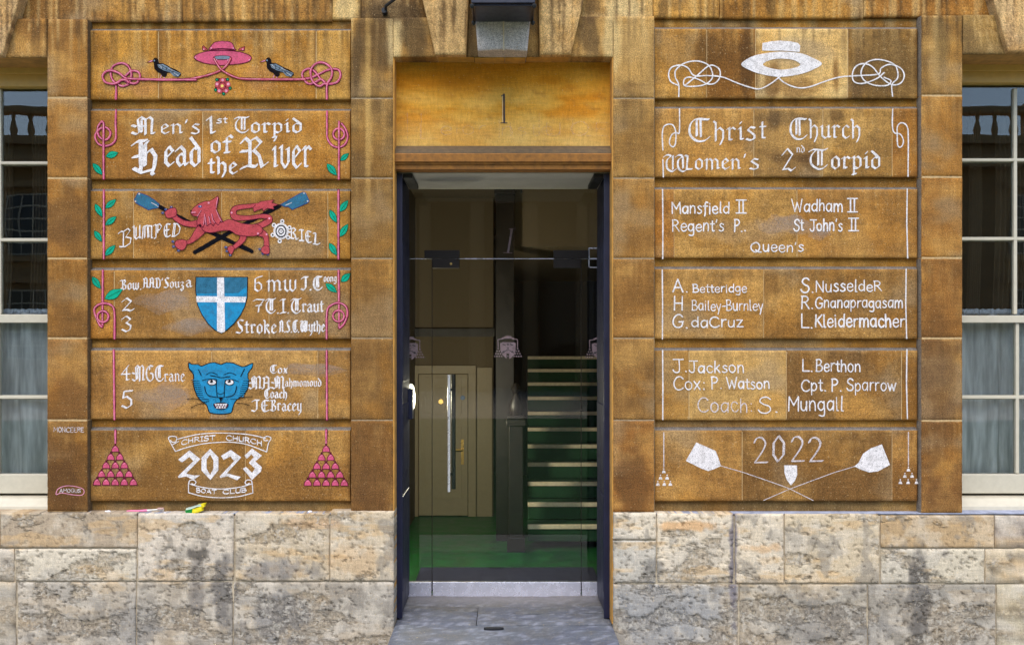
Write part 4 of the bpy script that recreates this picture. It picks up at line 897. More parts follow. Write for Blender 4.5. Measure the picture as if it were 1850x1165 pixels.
BL = {
 'a': (.82, '.02,.78 .32,1 .58,.80 .58,.18 .68,.05 .80,.16|.55,.58 .32,.62 .1,.42 .1,.2 .32,0 .55,.18'), 'b': (.76, '-.02,1.42 .12,1.3 .12,.18 .36,0 .62,.22 .62,.75 .38,.98 .14,.8'), 'c': (.66, '.58,.84 .36,1 .1,.78 .1,.2 .34,0 .6,.16'),
 'd': (.80, '.06,1.45 .64,.88 .64,.2 .36,0 .1,.2 .1,.72 .36,.96 .5,.88'), 'e': (.68, '.16,.44 .58,.76 .34,1 .1,.75 .1,.2 .34,0 .62,.18'), 'f': (.60, '.60,1.28 .42,1.48 .22,1.28 .22,.02|.0,.93 .48,.93|.06,.0 .40,.02'),
 'g': (.74, '.62,.86 .36,1 .1,.8 .1,.3 .35,.1 .6,.3|.62,1 .62,-.2 .35,-.45 .02,-.25'), 'h': (.80, '-.02,1.48 .12,1.36 .12,.0|.12,.72 .40,1 .64,.78 .64,.2 .44,-.28'), 'i': (.38, '.02,.86 .16,1 .16,.10 .32,.12|.12,1.26 .2,1.38'),
 'k': (.74, '-.02,1.48 .12,1.36 .12,0|.12,.66 .38,1 .58,.84 .16,.52|.32,.56 .66,0'), 'l': (.36, '-.02,1.48 .12,1.36 .12,.1 .3,.1'), 'm': (1.24, '-.02,.86 .12,1 .12,0|.14,.78 .38,1 .58,.8 .58,0|.6,.78 .84,1 1.04,.8 1.04,.1 1.18,.12'),
 'n': (.80, '-.02,.86 .12,1 .12,0|.14,.78 .40,1 .62,.8 .62,.1 .76,.12'), 'o': (.76, '.36,1 .1,.78 .1,.2 .36,0 .62,.2 .62,.78 .36,1'), 'p': (.80, '.0,.9 .14,1 .14,-.5|.0,-.48 .3,-.42|.14,.78 .4,1 .64,.8 .64,.2 .4,0 .16,.12'),
 'r': (.62, '-.02,.86 .14,1 .14,.1 .32,.08|.16,.8 .36,1 .56,.86'), 's': (.68, '.58,.92 .30,1 .12,.78 .56,.38 .56,.12 .3,0 .02,.1'), 't': (.54, '.2,1.3 .2,.12 .42,.1|.0,.95 .46,.95'), 'u': (.84, '-.02,.88 .12,1 .12,.2 .38,0 .62,.2|.50,.9 .64,1 .64,.12 .80,.12'),
 'v': (.78, '.0,.9 .14,1 .14,.24 .40,0 .64,.26 .64,.9 .5,.84'), 'w': (1.14, '-.02,.88 .12,1 .12,.2 .34,0 .54,.2 .54,1|.54,.2 .78,0 .98,.24 .98,1'), 'x': (.68, '.02,.88 .16,.96 .46,.06 .6,.12|.56,.96 .06,.02|.1,.5 .5,.5'), 'y': (.76, '-.02,.88 .12,1 .12,.2 .38,0 .62,.2|.62,1 .62,-.15 .3,-.5'),
 'z': (.68, '.04,.84 .28,1 .52,.84 .2,.42 .50,.30 .52,-.2 .26,-.48 .02,-.2 .44,-.02'), '.': (.30, '.08,.06 .16,.0'), "'": (.34, '.16,1.42 .10,1.12'), ' ': (.42, ''), '-': (.4, '0,.5 .4,.5'),
 'M': (1.46, '-.06,.78 .22,.68|-.06,.16 .26,0 .46,.2 .34,1.3 .56,1.5 .86,1.28 .86,.0|.60,1.3 .60,.2|.44,.72 .86,.72|.88,1.28 1.14,1.5 1.32,1.3 1.26,.1 1.46,.12'), 'T': (1.14, '.0,1.34 .24,1.5 .86,1.44 1.08,1.54|~.38,1.4 .12,1.0 .12,.4 .5,.02 .84,.06 1.06,.3|.54,1.4 .54,.3|.76,1.4 .76,.3'),
 'H': (1.26, '-.1,1.28 .16,1.46 .62,1.50|.34,1.4 .34,.1|-.06,.72 .34,.78|-.04,.18 .4,-.02 .78,.08 1.0,.12|.70,1.44 .56,1.3 .56,.32|.6,.86 .88,1.08 1.12,.76 1.06,.3 .92,-.06 1.0,-.1'),
 'R': (1.34, '-.06,1.24 .16,1.48 .40,1.28 .40,.10|-.08,.82 .3,.84|-.06,-.02 .3,.12 .7,.06 .74,.16|.46,1.36 .72,1.5 .98,1.26 .58,.86|.62,.86 .88,.62 1.04,.06 1.3,.24'), 'C': (1.06, '~.96,1.44 .62,1.50 .30,1.42 .10,1.05 .10,.45 .40,.04 .78,.04 1.02,.28|.42,1.38 .42,.36|.60,1.44 .62,.30|.60,1.46 1.0,1.46'),
 'W': (1.54, '~-.06,1.32 .12,1.5 .34,1.4 .12,1.0 .14,.3 .42,0 .62,.2|.46,1.42 .46,.2|~.62,1.32 .8,1.5 1.0,1.36 .76,1.0 .78,.3 1.04,0 1.3,.24|1.16,1.46 1.30,1.38 1.24,.2 1.54,.22|1.02,1.3 1.04,.3'), 'B': (1.0, '-.12,1.36 .12,1.46 .28,1.36 .28,.1|.3,1.38 .6,1.5 .78,1.26 .46,.84|.46,.82 .86,.56 .80,.14 .44,0 .06,.12 .0,.2'),
 'A': (.98, '-.04,.0 .14,.08 .22,1.2 .06,1.34|.18,1.28 .42,1.5 .70,1.28 .70,.1 .92,.12|.2,.70 .68,.70'), 'D': (1.02, '-.06,1.34 .16,1.46 .26,1.3 .26,.1|-.04,-.02 .3,.06 .64,.0 .86,.3 .86,1.1 .5,1.46 .1,1.4'), 'S': (.94, '.86,1.38 .50,1.50 .20,1.28 .30,.98 .66,.68 .74,.24 .44,.0 .0,.12|.30,.84 .72,.44'),
 'I': (.60, '-.04,1.34 .2,1.48 .52,1.44|.30,1.42 .30,.1|-.04,.0 .3,.08 .58,.1'), 'J': (.72, '-.06,1.30 .2,1.48 .66,1.46|.42,1.42 .42,.3 .18,.0 -.12,.14'), 'G': (1.04, '~.88,1.42 .5,1.5 .14,1.1 .14,.4 .5,.0 .86,.2 .88,.66 .6,.78|.48,1.40 .5,1.1'), 'E': (.92, '~.82,1.42 .4,1.46 .14,1.1 .14,.4 .4,.02 .84,.16|.18,.78 .66,.80|.4,1.4 .4,.1'),
 '1': (.62, '.0,1.22 .26,1.48 .30,.1 .54,.2'), '2': (.96, '.04,1.06 .38,1.48 .72,1.1 .10,.10|.08,.1 .44,.16 .66,.02 .90,.22'), '3': (.92, '.04,1.18 .40,1.46 .74,1.16 .38,.84|.38,.84 .76,.56 .70,.2 .38,.0 .02,.2'), '4': (1.0, '.72,1.46 .02,.62 .86,.66|.52,1.2 .52,.1 .74,.12'), '5': (.92, '.86,1.5 .20,1.44 .12,.86 .40,1.0 .76,.72 .76,.26 .40,.0 .02,.2'),
 '6': (.86, '.74,1.5 .40,1.4 .14,1.24 .14,.2 .40,.0 .68,.22 .68,.66 .42,.9 .16,.72'), '7': (.90, '.0,1.28 .24,1.44 .86,1.40 .44,.62 .40,.0|.2,.72 .66,.80'), '0': (.9, '.4,1.5 .1,1.1 .1,.4 .4,0 .76,.4 .76,1.1 .4,1.5'),
}
def text(art, s, x0, x1, base, xh, font=HW, w=3.0, mat='white', nib=None, yf=None, jitter=.065, slant=0, sizes=None):
    """letters set between x0 and x1 (photo pixels), baseline at base, x-height xh"""
    adv = [font[c][0]*(sizes[i] if sizes else 1)+.14 for i, c in enumerate(s)]; tot = sum(adv)-.14; kx = (x1-x0)/tot; x = 0
    for i, ch in enumerate(s):
        sc_ = sizes[i] if sizes else 1
        wl = w*(1+RA.uniform(-3, 2)*jitter); jy = RA.uniform(-jitter, jitter)*xh; js = 1+RA.uniform(-jitter, jitter); rot = RA.uniform(-jitter, jitter)*.6
        if font[ch][1]:
            for stn in font[ch][1].split('|'):
                smooth = stn.startswith('~'); pts = [tuple(float(q) for q in p.split(',')) for p in stn.lstrip('~').split()]
                if smooth: pts = catmull(pts, 5)
                P_ = []
                for a, b in pts:
                    X_ = x0+(x+a*sc_)*kx; Y_ = -b*xh*js*sc_
                    X_ += -Y_*slant-rot*Y_; Y_ += base+jy+(yf(X_) if yf else 0); P_.append((X_, Y_))
                art._line(P_, wl, mat, nib=nib)
        x += adv[i]
    return art
NIB = lambda w, a=38: (math.radians(a), w*.28)
def letter(parent, items, name='lettering', label=None, depth=PANEL):
    a = Art(depth)
    for it in items: text(a, *it[0], **it[1])
    return a.build(name, parent, label)
def bl(parent, s, x0, x1, base, xh, w, ang=38, **k):
    a = Art(); text(a, s, x0, x1, base, xh, BL, w, 'white', nib=NIB(w, ang), jitter=.015, **k); return a.build('lettering', parent, None)
def hw(parent, s, x0, x1, base, xh, w=2.7, depth=PANEL, mat='white', **k):
    a = Art(depth); text(a, s, x0, x1, base, xh, HW, w*.92, mat, **k); return a.build('lettering', parent, None)

# --- left wall, course 1: hat, birds, rose, knots
a = Art(ox=180, oy=60, k=8.32)
a.cord([(245, 990), (245, 780), (190, 700), (168, 600), (205, 500), (320, 455), (420, 490), (475, 590), (472, 680), (430, 770), (340, 800), (285, 765), (330, 705), (420, 740), (540, 760), (605, 680), (590, 595), (500, 570), (430, 610), (350, 690)], 3.9)
a.cord([(1450, 706), (900, 705), (480, 692), (390, 680), (300, 610), (180, 568), (90, 590), (50, 660), (90, 740), (190, 768), (270, 752), (330, 712), (400, 712), (440, 745)], 3.9)
a.build('knotted_cord_drawing', wallL)
a = Art(ox=535, oy=90, k=4.85)
a.cord([(-120, 258), (10, 260), (120, 250), (200, 215), (290, 175), (370, 178), (388, 235), (350, 290), (270, 298), (220, 262), (170, 285), (110, 300), (60, 250), (60, 195), (110, 168), (160, 190), (215, 260)], 3.9)
a.cord([(270, 435), (272, 310), (310, 240), (310, 170), (250, 120), (180, 122), (130, 180), (140, 270), (200, 322), (250, 300), (275, 310)], 3.9)
a.build('knotted_cord_drawing', wallL)
a = Art(ox=340, oy=60, k=9.71)
a.poly([(105, 425), (130, 390), (240, 345), (380, 318), (600, 312), (800, 320), (950, 345), (1060, 385), (1110, 430), (1100, 470), (1050, 510), (900, 545), (700, 562), (600, 570), (480, 562), (300, 535), (170, 490), (110, 450)], 'pink', 3, 'maroon', 1.5)
a.poly([(385, 305), (400, 240), (440, 185), (490, 158), (600, 146), (730, 158), (785, 200), (812, 270), (810, 305)], 'pink', 3, 'maroon', 1.4)
a.line([(405, 290), (600, 282), (800, 292)], 2.6, 'maroon'); a.poly([(255, 305), (248, 245), (275, 225), (330, 280), (345, 308)], 'rose', 0, 'maroon', 1.2); a.poly([(878, 305), (905, 272), (995, 240), (985, 312)], 'rose', 0, 'maroon', 1.2)
a.poly([(440, 432), (490, 408), (600, 398), (700, 405), (755, 430), (735, 458), (600, 470), (480, 462)], 'grey', 2, 'maroon', 1.2)
for p in ((405, 270), (790, 270), (130, 435), (1075, 475), (275, 290), (960, 290), (495, 475), (700, 478)): a.disc(p, 14, 'lightpink', 6)
a.cord([(745, 450), (700, 540), (600, 640), (450, 708), (250, 765), (0, 812), (-260, 820)], 3.9, mid='rose'); a.cord([(455, 450), (500, 530), (570, 630), (680, 710), (820, 775), (980, 808), (1400, 816), (2050, 816)], 3.9, mid='rose')
a.build('hat_drawing', wallL, 'pink chalk wide-brimmed hat with crossed cords')
def bird(dx, dy, lab):
    a = Art(ox=180+dx, oy=60+dy, k=8.32)
    for p in ([(930, 640), (905, 700), (860, 702)], [(975, 650), (965, 702), (1015, 705)], [(905, 700), (930, 712)], [(960, 700), (930, 708)]): a.line(p, 1.6, 'lightpink')
    a.line([(845, 700), (1020, 708)], 1.0, 'maroon')
    a.poly([(795, 425), (815, 382), (850, 370), (882, 400), (892, 455), (950, 455), (1010, 482), (1070, 520), (1150, 550), (1222, 602), (1225, 635), (1180, 668), (1115, 645), (1068, 600), (1012, 600), (1012, 640), (980, 668), (935, 645), (920, 610), (860, 580), (820, 530), (815, 450)], 'black', 0)
    a.poly([(868, 478), (955, 468), (1060, 530), (1150, 580), (1220, 610), (1180, 660), (1110, 648), (1062, 592), (960, 562), (890, 522)], 'grey', 0)
    for p in ([(880, 490), (960, 545), (1060, 580)], [(920, 480), (1000, 530), (1120, 600)], [(950, 490), (950, 545)], [(1010, 520), (1000, 565)], [(1080, 590), (1170, 655)], [(1090, 570), (1210, 625)], [(1060, 540), (1150, 570)]): a.line(p, .9, 'black')
    for p in ([(890, 485), (940, 530)], [(1040, 530), (1110, 570)], [(1110, 600), (1180, 645)]): a.line(p, .7, 'thinwhite')
    a.poly([(712, 445), (790, 405), (802, 428), (760, 440)], 'lightpink', 0, 'maroon', .8); a.disc((822, 418), 13, 'grey', 8)
    a.build('bird_drawing', wallL, lab)
bird(0, 0, 'black chalk crow nearer the left knot'); bird(203.7, -.4, 'black chalk crow nearer the right knot')
a = Art(ox=340, oy=60, k=9.71)
a.poly([(500, 798), (600, 790), (695, 798), (725, 880), (745, 965), (680, 1020), (620, 1072), (545, 1035), (465, 1000), (480, 890)], 'maroon', 0)
for k in range(5):
    an = math.radians(-90+72*k); cx, cy = 605+95*math.cos(an), 930+95*math.sin(an); ux, uy = math.cos(an), math.sin(an)
    a.poly([(cx+ux*48*math.cos(t)-uy*58*math.sin(t), cy+uy*48*math.cos(t)+ux*58*math.sin(t)) for t in [2*math.pi*i/10 for i in range(10)]], 'rose', 0)
    a.disc((cx+ux*8, cy+uy*8), 26, 'lightpink', 8)
for c in ((503, 822), (692, 815), (735, 970), (622, 1068), (482, 1000)): a.disc(c, 32, 'darkgreen', 8); a.disc(c, 13, 'green', 6)
a.disc((600, 930), 60, 'rose', 10, outline='maroon', ow=1); a.disc((596, 930), 26, 'yellow', 8)
a.build('rose_drawing', wallL, 'small pink chalk rose with yellow centre')

# --- the cords down both sides with leaves
def side_cord(r, paths, leaves, ox, oy, k, w=3.6):
    a = Art(ox=ox, oy=oy, k=k)
    for l in leaves: a.leaf(*l)
    for p in paths: a.cord(p[0], w, smooth=p[1])
    a.build('leafy_cord_drawing' if leaves else 'cord_drawing', wallL)
def circ_pts(c, r, a0, a1, n=12): return [(c[0]+r*math.cos(a0+(a1-a0)*i/n), c[1]+r*math.sin(a0+(a1-a0)*i/n)) for i in range(n+1)]
side_cord(1, [([(385, 150), (380, 330), (385, 500), (370, 580), (310, 635), (220, 652), (140, 622), (95, 540), (110, 465), (180, 402), (250, 395), (308, 460), (285, 540), (220, 568), (150, 520), (128, 440), (140, 370), (190, 310), (215, 340)], 4), ([(215, 330), (212, 600), (215, 1110)], 0)],
          [((245, 800), (418, 745), 95), ((60, 895), (195, 1058), 88)], 160, 180, 7.76)
side_cord(1, [([(270, 540), (270, 700), (275, 780), (315, 838), (375, 856), (430, 825), (452, 760), (430, 690), (400, 650)], 4), (circ_pts((374, 740), 50, 0, 2*math.pi), 0), ([(376, 632), (374, 1132)], 0)], [((388, 972), (462, 908), 46), ((270, 1000), (356, 1102), 60)], 535, 90, 4.85)
side_cord(2, [([(139, 52), (139, 508)], 0)], [((150, 170), (222, 112), 40), ((80, 142), (130, 230), 40), ((150, 284), (224, 226), 40), ((76, 322), (126, 394), 40), ((148, 488), (216, 418), 42)], 150, 330, 3.7)
side_cord(2, [([(1707, 52), (1707, 508)], 0)], [((1716, 194), (1772, 118), 42), ((1648, 182), (1696, 268), 40), ((1716, 362), (1772, 276), 42), ((1646, 404), (1696, 486), 42)], 150, 330, 3.7)
side_cord(3, [([(132, 50), (130, 425)], 0), ([(128, 428), (108, 408), (78, 335), (82, 295), (130, 270), (185, 280), (210, 325), (211, 505)], 4), (circ_pts((134, 358), 38, 0, 2*math.pi), 0)], [((60, 92), (118, 172), 44), ((146, 240), (266, 176), 62)], 150, 475, 3.7)
side_cord(3, [([(1708, 50), (1712, 432)], 0), ([(1714, 434), (1742, 408), (1766, 350), (1758, 292), (1708, 266), (1655, 285), (1630, 330), (1628, 505)], 4), (circ_pts((1708, 354), 38, 0, 2*math.pi), 0)], [((1726, 126), (1786, 70), 46), ((1622, 138), (1698, 198), 42)], 150, 475, 3.7)
for ox, oy, x in ((150, 620, (205, 210)), (150, 620, (1628, 1630))):
    side_cord(4, [([(x[0], 48), (x[1], 508)], 0)], [], ox, oy, 3.7)
def tassel(cx, tops, xs):
    a = Art(ox=150, oy=765, k=3.7); a.cord([(cx, 44), (cx, 132)], 3.8, 0)
    for r in range(5):
        yb = tops[r]; n = r+1
        for k in range(n):
            x = cx+(k-(n-1)/2)*61
            if r < 4:
                for sx in (-1, 1): a.line([(x+sx*18, yb), (x+sx*31, yb+20)], 1.2, 'maroon')
            a.line([(x, yb-50), (x, yb-40)], 3.2, 'maroon')
            a.poly([(x-25, yb), (x-22, yb-20), (x-10, yb-38), (x, yb-42), (x+10, yb-38), (x+22, yb-20), (x+25, yb)], 'pink', 0, 'maroon', 1.4)
            a.line([(x-8, yb-28), (x+4, yb-34)], .8, 'lightpink')
    a.build('tassel_drawing', wallL)
tassel(216, (188, 242, 298, 356, 410), 0); tassel(1625, (188, 245, 303, 360, 414), 0)

# --- course 2 lettering
bl(wallL, 'M', 240, 279, 243, 21, 4.8); bl(wallL, 'en\'s', 290, 362, 242, 17.5, 3.4)
bl(wallL, '1', 374, 390, 243, 21.5, 5); bl(wallL, 'st', 391, 412, 223, 8.0, 2.2)
bl(wallL, 'T', 424, 451, 240, 18.5, 3.4); bl(wallL, 'orpid', 453, 547, 240, 17.5, 4.0)
bl(wallL, 'H', 243, 286, 311, 38, 7.4, 34); bl(wallL, 'ead', 297, 364, 300, 35, 6.0)
bl(wallL, 'of', 380, 420, 276, 21, 4.8); bl(wallL, 'the', 377, 429, 314, 20, 4.8)
bl(wallL, 'R', 438, 484, 304, 37, 6.2); bl(wallL, 'iver', 493, 563, 304, 40, 4.9)

# --- course 3: beast with crossed oars
a = Art(ox=230, oy=335, k=8.32)
a.line([(470, 315), (1000, 590), (1860, 985)], 8.0, 'black'); a.line([(2290, 310), (1650, 640), (1030, 1000)], 7.8, 'black')
a.disc((1870, 992), 30, 'black', 10); a.disc((1020, 1003), 34, 'black', 10)
a.poly([(105, 215), (165, 110), (310, 160), (400, 215), (480, 280), (462, 338), (430, 345), (380, 350), (340, 365), (318, 370), (130, 265)], 'steelblue', 0, 'clawblue', 1.2)
R_ = lambda pts: [(p[0]+1331, p[1]) for p in pts]
a.poly(R_([(970, 292), (1310, 100), (1345, 110), (1385, 190), (1405, 240), (1370, 270), (1150, 365), (1090, 320), (1030, 318)]), 'steelblue', 0, 'clawblue', 1.2)
a.line([(365, 262), (440, 300), (466, 325)], 1.3, 'thinwhite'); a.line(R_([(1050, 300), (1140, 262)]), 1.3, 'thinwhite')
for p in ((182, 130), (125, 242), (2656, 118), (2712, 240)): a.disc(p, 14, 'thinwhite', 6)
def limb(pts, ws, mat='rose', out='maroon'):
    q = catmull(pts, 6); n = len(q)-1
    wf = lambda i: np.interp(i/n, np.linspace(0, 1, len(ws)), ws)
    L_, R2 = [], []
    for i, c in enumerate(q):
        t = q[min(i+1, n)]-q[max(i-1, 0)]; t = t/(np.linalg.norm(t)+1e-9); nn = np.array([-t[1], t[0]])*wf(i)/2
        L_.append(tuple(c+nn)); R2.append(tuple(c-nn))
    a.poly(L_+R2[::-1], mat, 0, out, 1.2)
claw = lambda pts: [a.disc(p, 24, 'clawblue', 8, ry=20) or a for p in pts] and [a.disc((p[0]+4, p[1]-3), 6, 'thinwhite', 5) for p in pts]
limb(R_([(560, 640), (700, 590), (800, 530), (790, 480), (680, 465), (480, 490), (300, 480), (262, 420), (300, 345), (480, 315), (640, 300), (760, 290)]), [90, 90, 96, 80, 60, 66, 90, 96, 76, 66, 60, 80])
a.poly(R_([(600, 290), (680, 245), (880, 218), (840, 262), (945, 290), (870, 318), (875, 362), (780, 345), (715, 390), (700, 350), (575, 400), (560, 340)]), 'rose', 0, 'maroon', 1.1)
a.poly(R_([(590, 275), (700, 265), (860, 290), (760, 335), (620, 340)]), 'rose', 0)
claw([(535, 415), (582, 365), (665, 330)]); limb([(1080, 575), (960, 585), (840, 560), (740, 500), (690, 430)], [110, 84, 80, 78, 84])
a.poly([(570, 410), (600, 375), (680, 340), (730, 345), (748, 400), (735, 460), (690, 480), (640, 495), (590, 480)], 'rose', 2, 'maroon', 1.2)
claw([(690, 845), (700, 920), (775, 980)]); limb([(1130, 650), (1060, 730), (1000, 800), (930, 850), (820, 870)], [150, 130, 90, 60, 50])
a.poly([(725, 850), (780, 820), (880, 825), (900, 880), (870, 950), (820, 975), (760, 950), (720, 900)], 'rose', 2, 'maroon', 1.2)
claw(R_([(155, 930), (170, 990), (220, 1045)])); limb(R_([(420, 740), (400, 820), (330, 890), (250, 950)]), [110, 90, 70, 60])
a.poly(R_([(180, 945), (230, 905), (280, 935), (265, 1000), (235, 1040), (195, 1000)]), 'rose', 2, 'maroon', 1.1)
claw(R_([(665, 960), (710, 1025), (785, 1035)])); limb(R_([(640, 690), (740, 750), (765, 840), (760, 980)]), [130, 90, 72, 90])
a.poly(R_([(680, 960), (740, 905), (805, 930), (808, 1020), (750, 1035), (700, 1010)]), 'rose', 2, 'maroon', 1.1)
a.poly([(1120, 600), (1250, 560), (1420, 560), (1520, 515), (1610, 530), (1731, 575), (1870, 590), (1960, 590), (2030, 640), (2040, 700), (1980, 745), (1890, 768), (1731, 760), (1631, 735), (1550, 680), (1400, 690), (1300, 712), (1190, 705), (1130, 660)], 'rose', 2, 'maroon', 1.2)
a.poly([(1400, 570), (1540, 530), (1700, 590), (1960, 640), (1980, 720), (1700, 730), (1560, 660), (1300, 690), (1190, 690)], 'rose', 0)
a.poly([(965, 392), (1000, 340), (1080, 280), (1180, 242), (1245, 240), (1300, 208), (1365, 165), (1384, 200), (1362, 300), (1345, 370), (1400, 460), (1452, 560), (1410, 538), (1375, 602), (1330, 562), (1300, 612), (1262, 575), (1205, 614), (1180, 565), (1140, 640), (1105, 583), (1060, 608), (1050, 540), (1075, 468), (1040, 468), (1000, 462), (962, 432)], 'rose', 0, 'maroon', 1.3)
for p in ([(1125, 380), (1070, 470)], [(1180, 435), (1165, 590)], [(1285, 435), (1300, 520), (1330, 560)], [(1350, 370), (1390, 470), (1430, 545)], [(1375, 190), (1350, 340)], [(1190, 480), (1200, 600)], [(1240, 470), (1262, 570)]): a.line(p, 1.0, 'maroon'); a.line([(x - 10, y) for x, y in p], .8, 'lightpink')
a.disc((1100, 322), 30, 'clawblue', 8, ry=20); a.disc((1104, 318), 9, 'thinwhite', 6); a.disc((965, 388), 14, 'black', 6); a.line([(975, 412), (1030, 408)], 1.6, 'lightpink'); a.line([(975, 425), (1010, 438), (1060, 425)], .9, 'maroon')
for p in ((1230, 268), (1575, 415), (2140, 500), (1970, 728), (2100, 740)): a.disc(p, 16, 'lightpink', 6)
a.build('beast_drawing', wallL, 'red chalk maned beast striding over two crossed black oars')
def ring_text(s, x0, x1, base, xh, yf, w=2.3, parent=wallL):
    a = Art(); text(a, s, x0, x1, base, xh, BLC, w+.4, 'white', nib=NIB(w+.4, 55), yf=yf, jitter=.05); return a.build('lettering', parent)
BLC = dict(BL); BLC['U'] = (1.0, '-.02,1.38 .16,1.5 .16,.3 .42,.0 .72,.2|.40,1.3 .40,.3|.84,1.5 .84,.1 .98,.1'); BLC['P'] = (.96, '-.1,1.36 .1,1.48 .2,1.3 .2,-.05 .0,-.1|.4,1.4 .4,.5|.22,1.4 .6,1.5 .84,1.2 .64,.84 .3,.78'); BLC['O'] = HW['O']; BLC['N'] = HW['N']; BLC['L'] = (.9, '0,1.4 .3,1.5 .2,.1 .0,.0|.1,.04 .6,.06 .9,.3|.36,1.4 .32,.2'); BLC['H'] = (1.0, '.1,1.5 .1,0|.8,1.4 .8,0|.1,.8 .8,.8')
BLC['D'] = (1.1, '.0,0 .3,1.5|.22,.1 .42,1.4|.2,1.48 .7,1.4 .96,.9 .8,.3 .3,.0 -.05,.02'); BLC['M'] = (1.3, '.02,.0 .1,1.4|.3,.1 .3,1.4|.1,1.4 .6,1.5 .66,.1|.66,1.4 .8,.1|.64,1.45 1.1,1.4 1.1,.0 1.25,.0')
ring_text('B', 216, 240, 449, 20, lambda x: -(x-216)*.35); ring_text('UMPED', 240, 328, 433, 16, lambda x: -(x-240)*.085)
ring_text('RIEL', 521, 578, 430, 14, lambda x: (x-521)*.235)
a = Art(ox=390, oy=335, k=8.32)
for k in range(6):
    an = math.radians(-82+60*k); c = (980+135*math.cos(an), 690+150*math.sin(an)); a.disc(c, 34, 'white', 8); a.disc(c, 15, 'black', 6)
a.disc((980, 690), 116, 'white', 22, ry=124); a.disc((980, 690), 84, 'black', 20, ry=96); a.disc((980, 690), 66, 'white', 20, ry=76); a.disc((980, 690), 42, 'black', 16, ry=48); a.disc((980, 690), 28, 'white', 14, ry=32); a.disc((982, 690), 9, 'black', 8)
a.build('letter_o_drawing', wallL, 'white chalk letter O drawn as a ringed wheel')

# --- course 4: shield and crew
a = Art(ox=150, oy=475, k=3.7)
a.poly([(755, 95), (1100, 95), (1098, 230), (1082, 290), (1055, 345), (1010, 405), (960, 450), (925, 470), (880, 448), (835, 405), (795, 345), (765, 280), (753, 180)], 'blue', 0, 'black', 1.6)
a.poly([(757, 97), (1098, 97), (1097, 150), (1040, 200), (757, 205)], 'steelblue', 0)
a.poly([(757, 222), (1092, 226), (1086, 264), (760, 262)], 'white'); a.poly([(897, 97), (943, 97), (950, 458), (925, 468), (896, 455)], 'white')
a.build('shield_drawing', wallL, 'blue chalk shield with a white cross')
bl(wallL, 'Bow.', 219, 256, 523, 11.5, 2.6); bl(wallL, 'AAD\'S', 259, 306, 520, 12, 2.6); bl(wallL, 'ouz', 307, 333, 520, 11, 2.4); bl(wallL, 'a', 336, 347, 519, 13, 2.7)
bl(wallL, '2', 220, 243, 562, 16, 3.6); bl(wallL, '3', 220, 240, 599, 19, 3.4)
bl(wallL, '6', 458, 476, 526, 18, 3); bl(wallL, 'mw', 483, 537, 526, 20, 3.4); bl(wallL, 'J.C', 546, 582, 524, 16, 3.6); bl(wallL, 'oong', 585, 608, 509, 9, 1.8)
bl(wallL, '7', 458, 478, 564, 16, 2.9); bl(wallL, 'T.I.T', 480, 544, 566, 17, 3.2); bl(wallL, 'raut', 546, 585, 564, 15, 2.9)
bl(wallL, 'Stroke', 427, 500, 602, 16, 3.1); bl(wallL, 'A.S.C.', 505, 541, 600, 14, 2.8); bl(wallL, 'Wythe', 543, 587, 599, 13, 2.7)
# --- course 5: cat face and crew
bl(wallL, '4', 219, 238, 688, 19, 2.8); bl(wallL, 'MGC', 240, 296, 688, 18.5, 2.9); bl(wallL, 'rane', 297, 334, 689, 14, 2.3); bl(wallL, '5', 220, 241, 737, 21, 3.6)
bl(wallL, 'Cox', 488, 520, 674, 9.5, 2.2); bl(wallL, 'MAM', 450, 514, 702, 15, 3.0); bl(wallL, 'ahmomoud', 515, 581, 698, 10, 2.0)
bl(wallL, 'Coach', 478, 519, 719, 11, 2.5); bl(wallL, 'JE', 457, 487, 743, 14, 3.0); bl(wallL, 'Bracey', 489, 545, 742, 13.5, 2.6)
a = Art(ox=330, oy=640, k=7.115)
a.poly([(360, 765), (580, 765), (560, 830), (340, 830)], 'smudge', 0)
a.poly([(80, 105), (120, 128), (200, 130), (245, 152), (330, 115), (420, 105), (490, 132), (560, 105), (660, 115), (760, 158), (830, 145), (905, 112), (888, 180), (840, 245), (845, 330), (845, 420), (800, 500), (740, 550), (690, 590), (660, 640), (640, 700), (620, 752), (480, 768), (350, 748), (325, 690), (300, 640), (230, 590), (180, 520), (145, 420), (140, 340), (140, 260), (92, 200), (76, 150)], 'blue', 2, 'black', 1.7)
for k in range(9):
    y = 330+k*26; xl_ = 150+k*7; a.poly([(xl_-38+k*2, y), (xl_+20, y-12), (xl_+20, y+12)], 'blue'); a.line([(xl_-42+k*2, y-2), (xl_+8, y+12), (xl_+66, y+10)], 1.0, 'black')
    xr_ = 838-k*7; a.poly([(xr_+30-k*2, y), (xr_-20, y-12), (xr_-20, y+12)], 'blue'); a.line([(xr_+34-k*2, y-2), (xr_-8, y+12), (xr_-60, y+10)], 1.0, 'black')
L_ = lambda pts, w=1.2, s_=4: a.line(pts, w, 'black', smooth=s_)
L_([(205, 195), (240, 270)], 1.6); L_([(795, 190), (750, 280)], 2.0); L_([(90, 190), (140, 230)], 1.); L_([(300, 262), (370, 232), (450, 262)]); L_([(530, 262), (610, 236), (690, 266)])
L_([(355, 270), (440, 285), (500, 298), (610, 285)], 1.5); L_([(250, 335), (320, 318), (430, 320), (440, 340)], 1.0); L_([(548, 335), (640, 322), (720, 350)], 1.0)
for cx, px_ in ((378, 372), (605, 600)):
    a.disc((cx, 358), 56, 'white', 14, ry=36, outline='black', ow=1.2); a.disc((px_, 345), 22, 'black', 10, ry=22); a.disc((px_-12, 338), 6, 'white', 5)
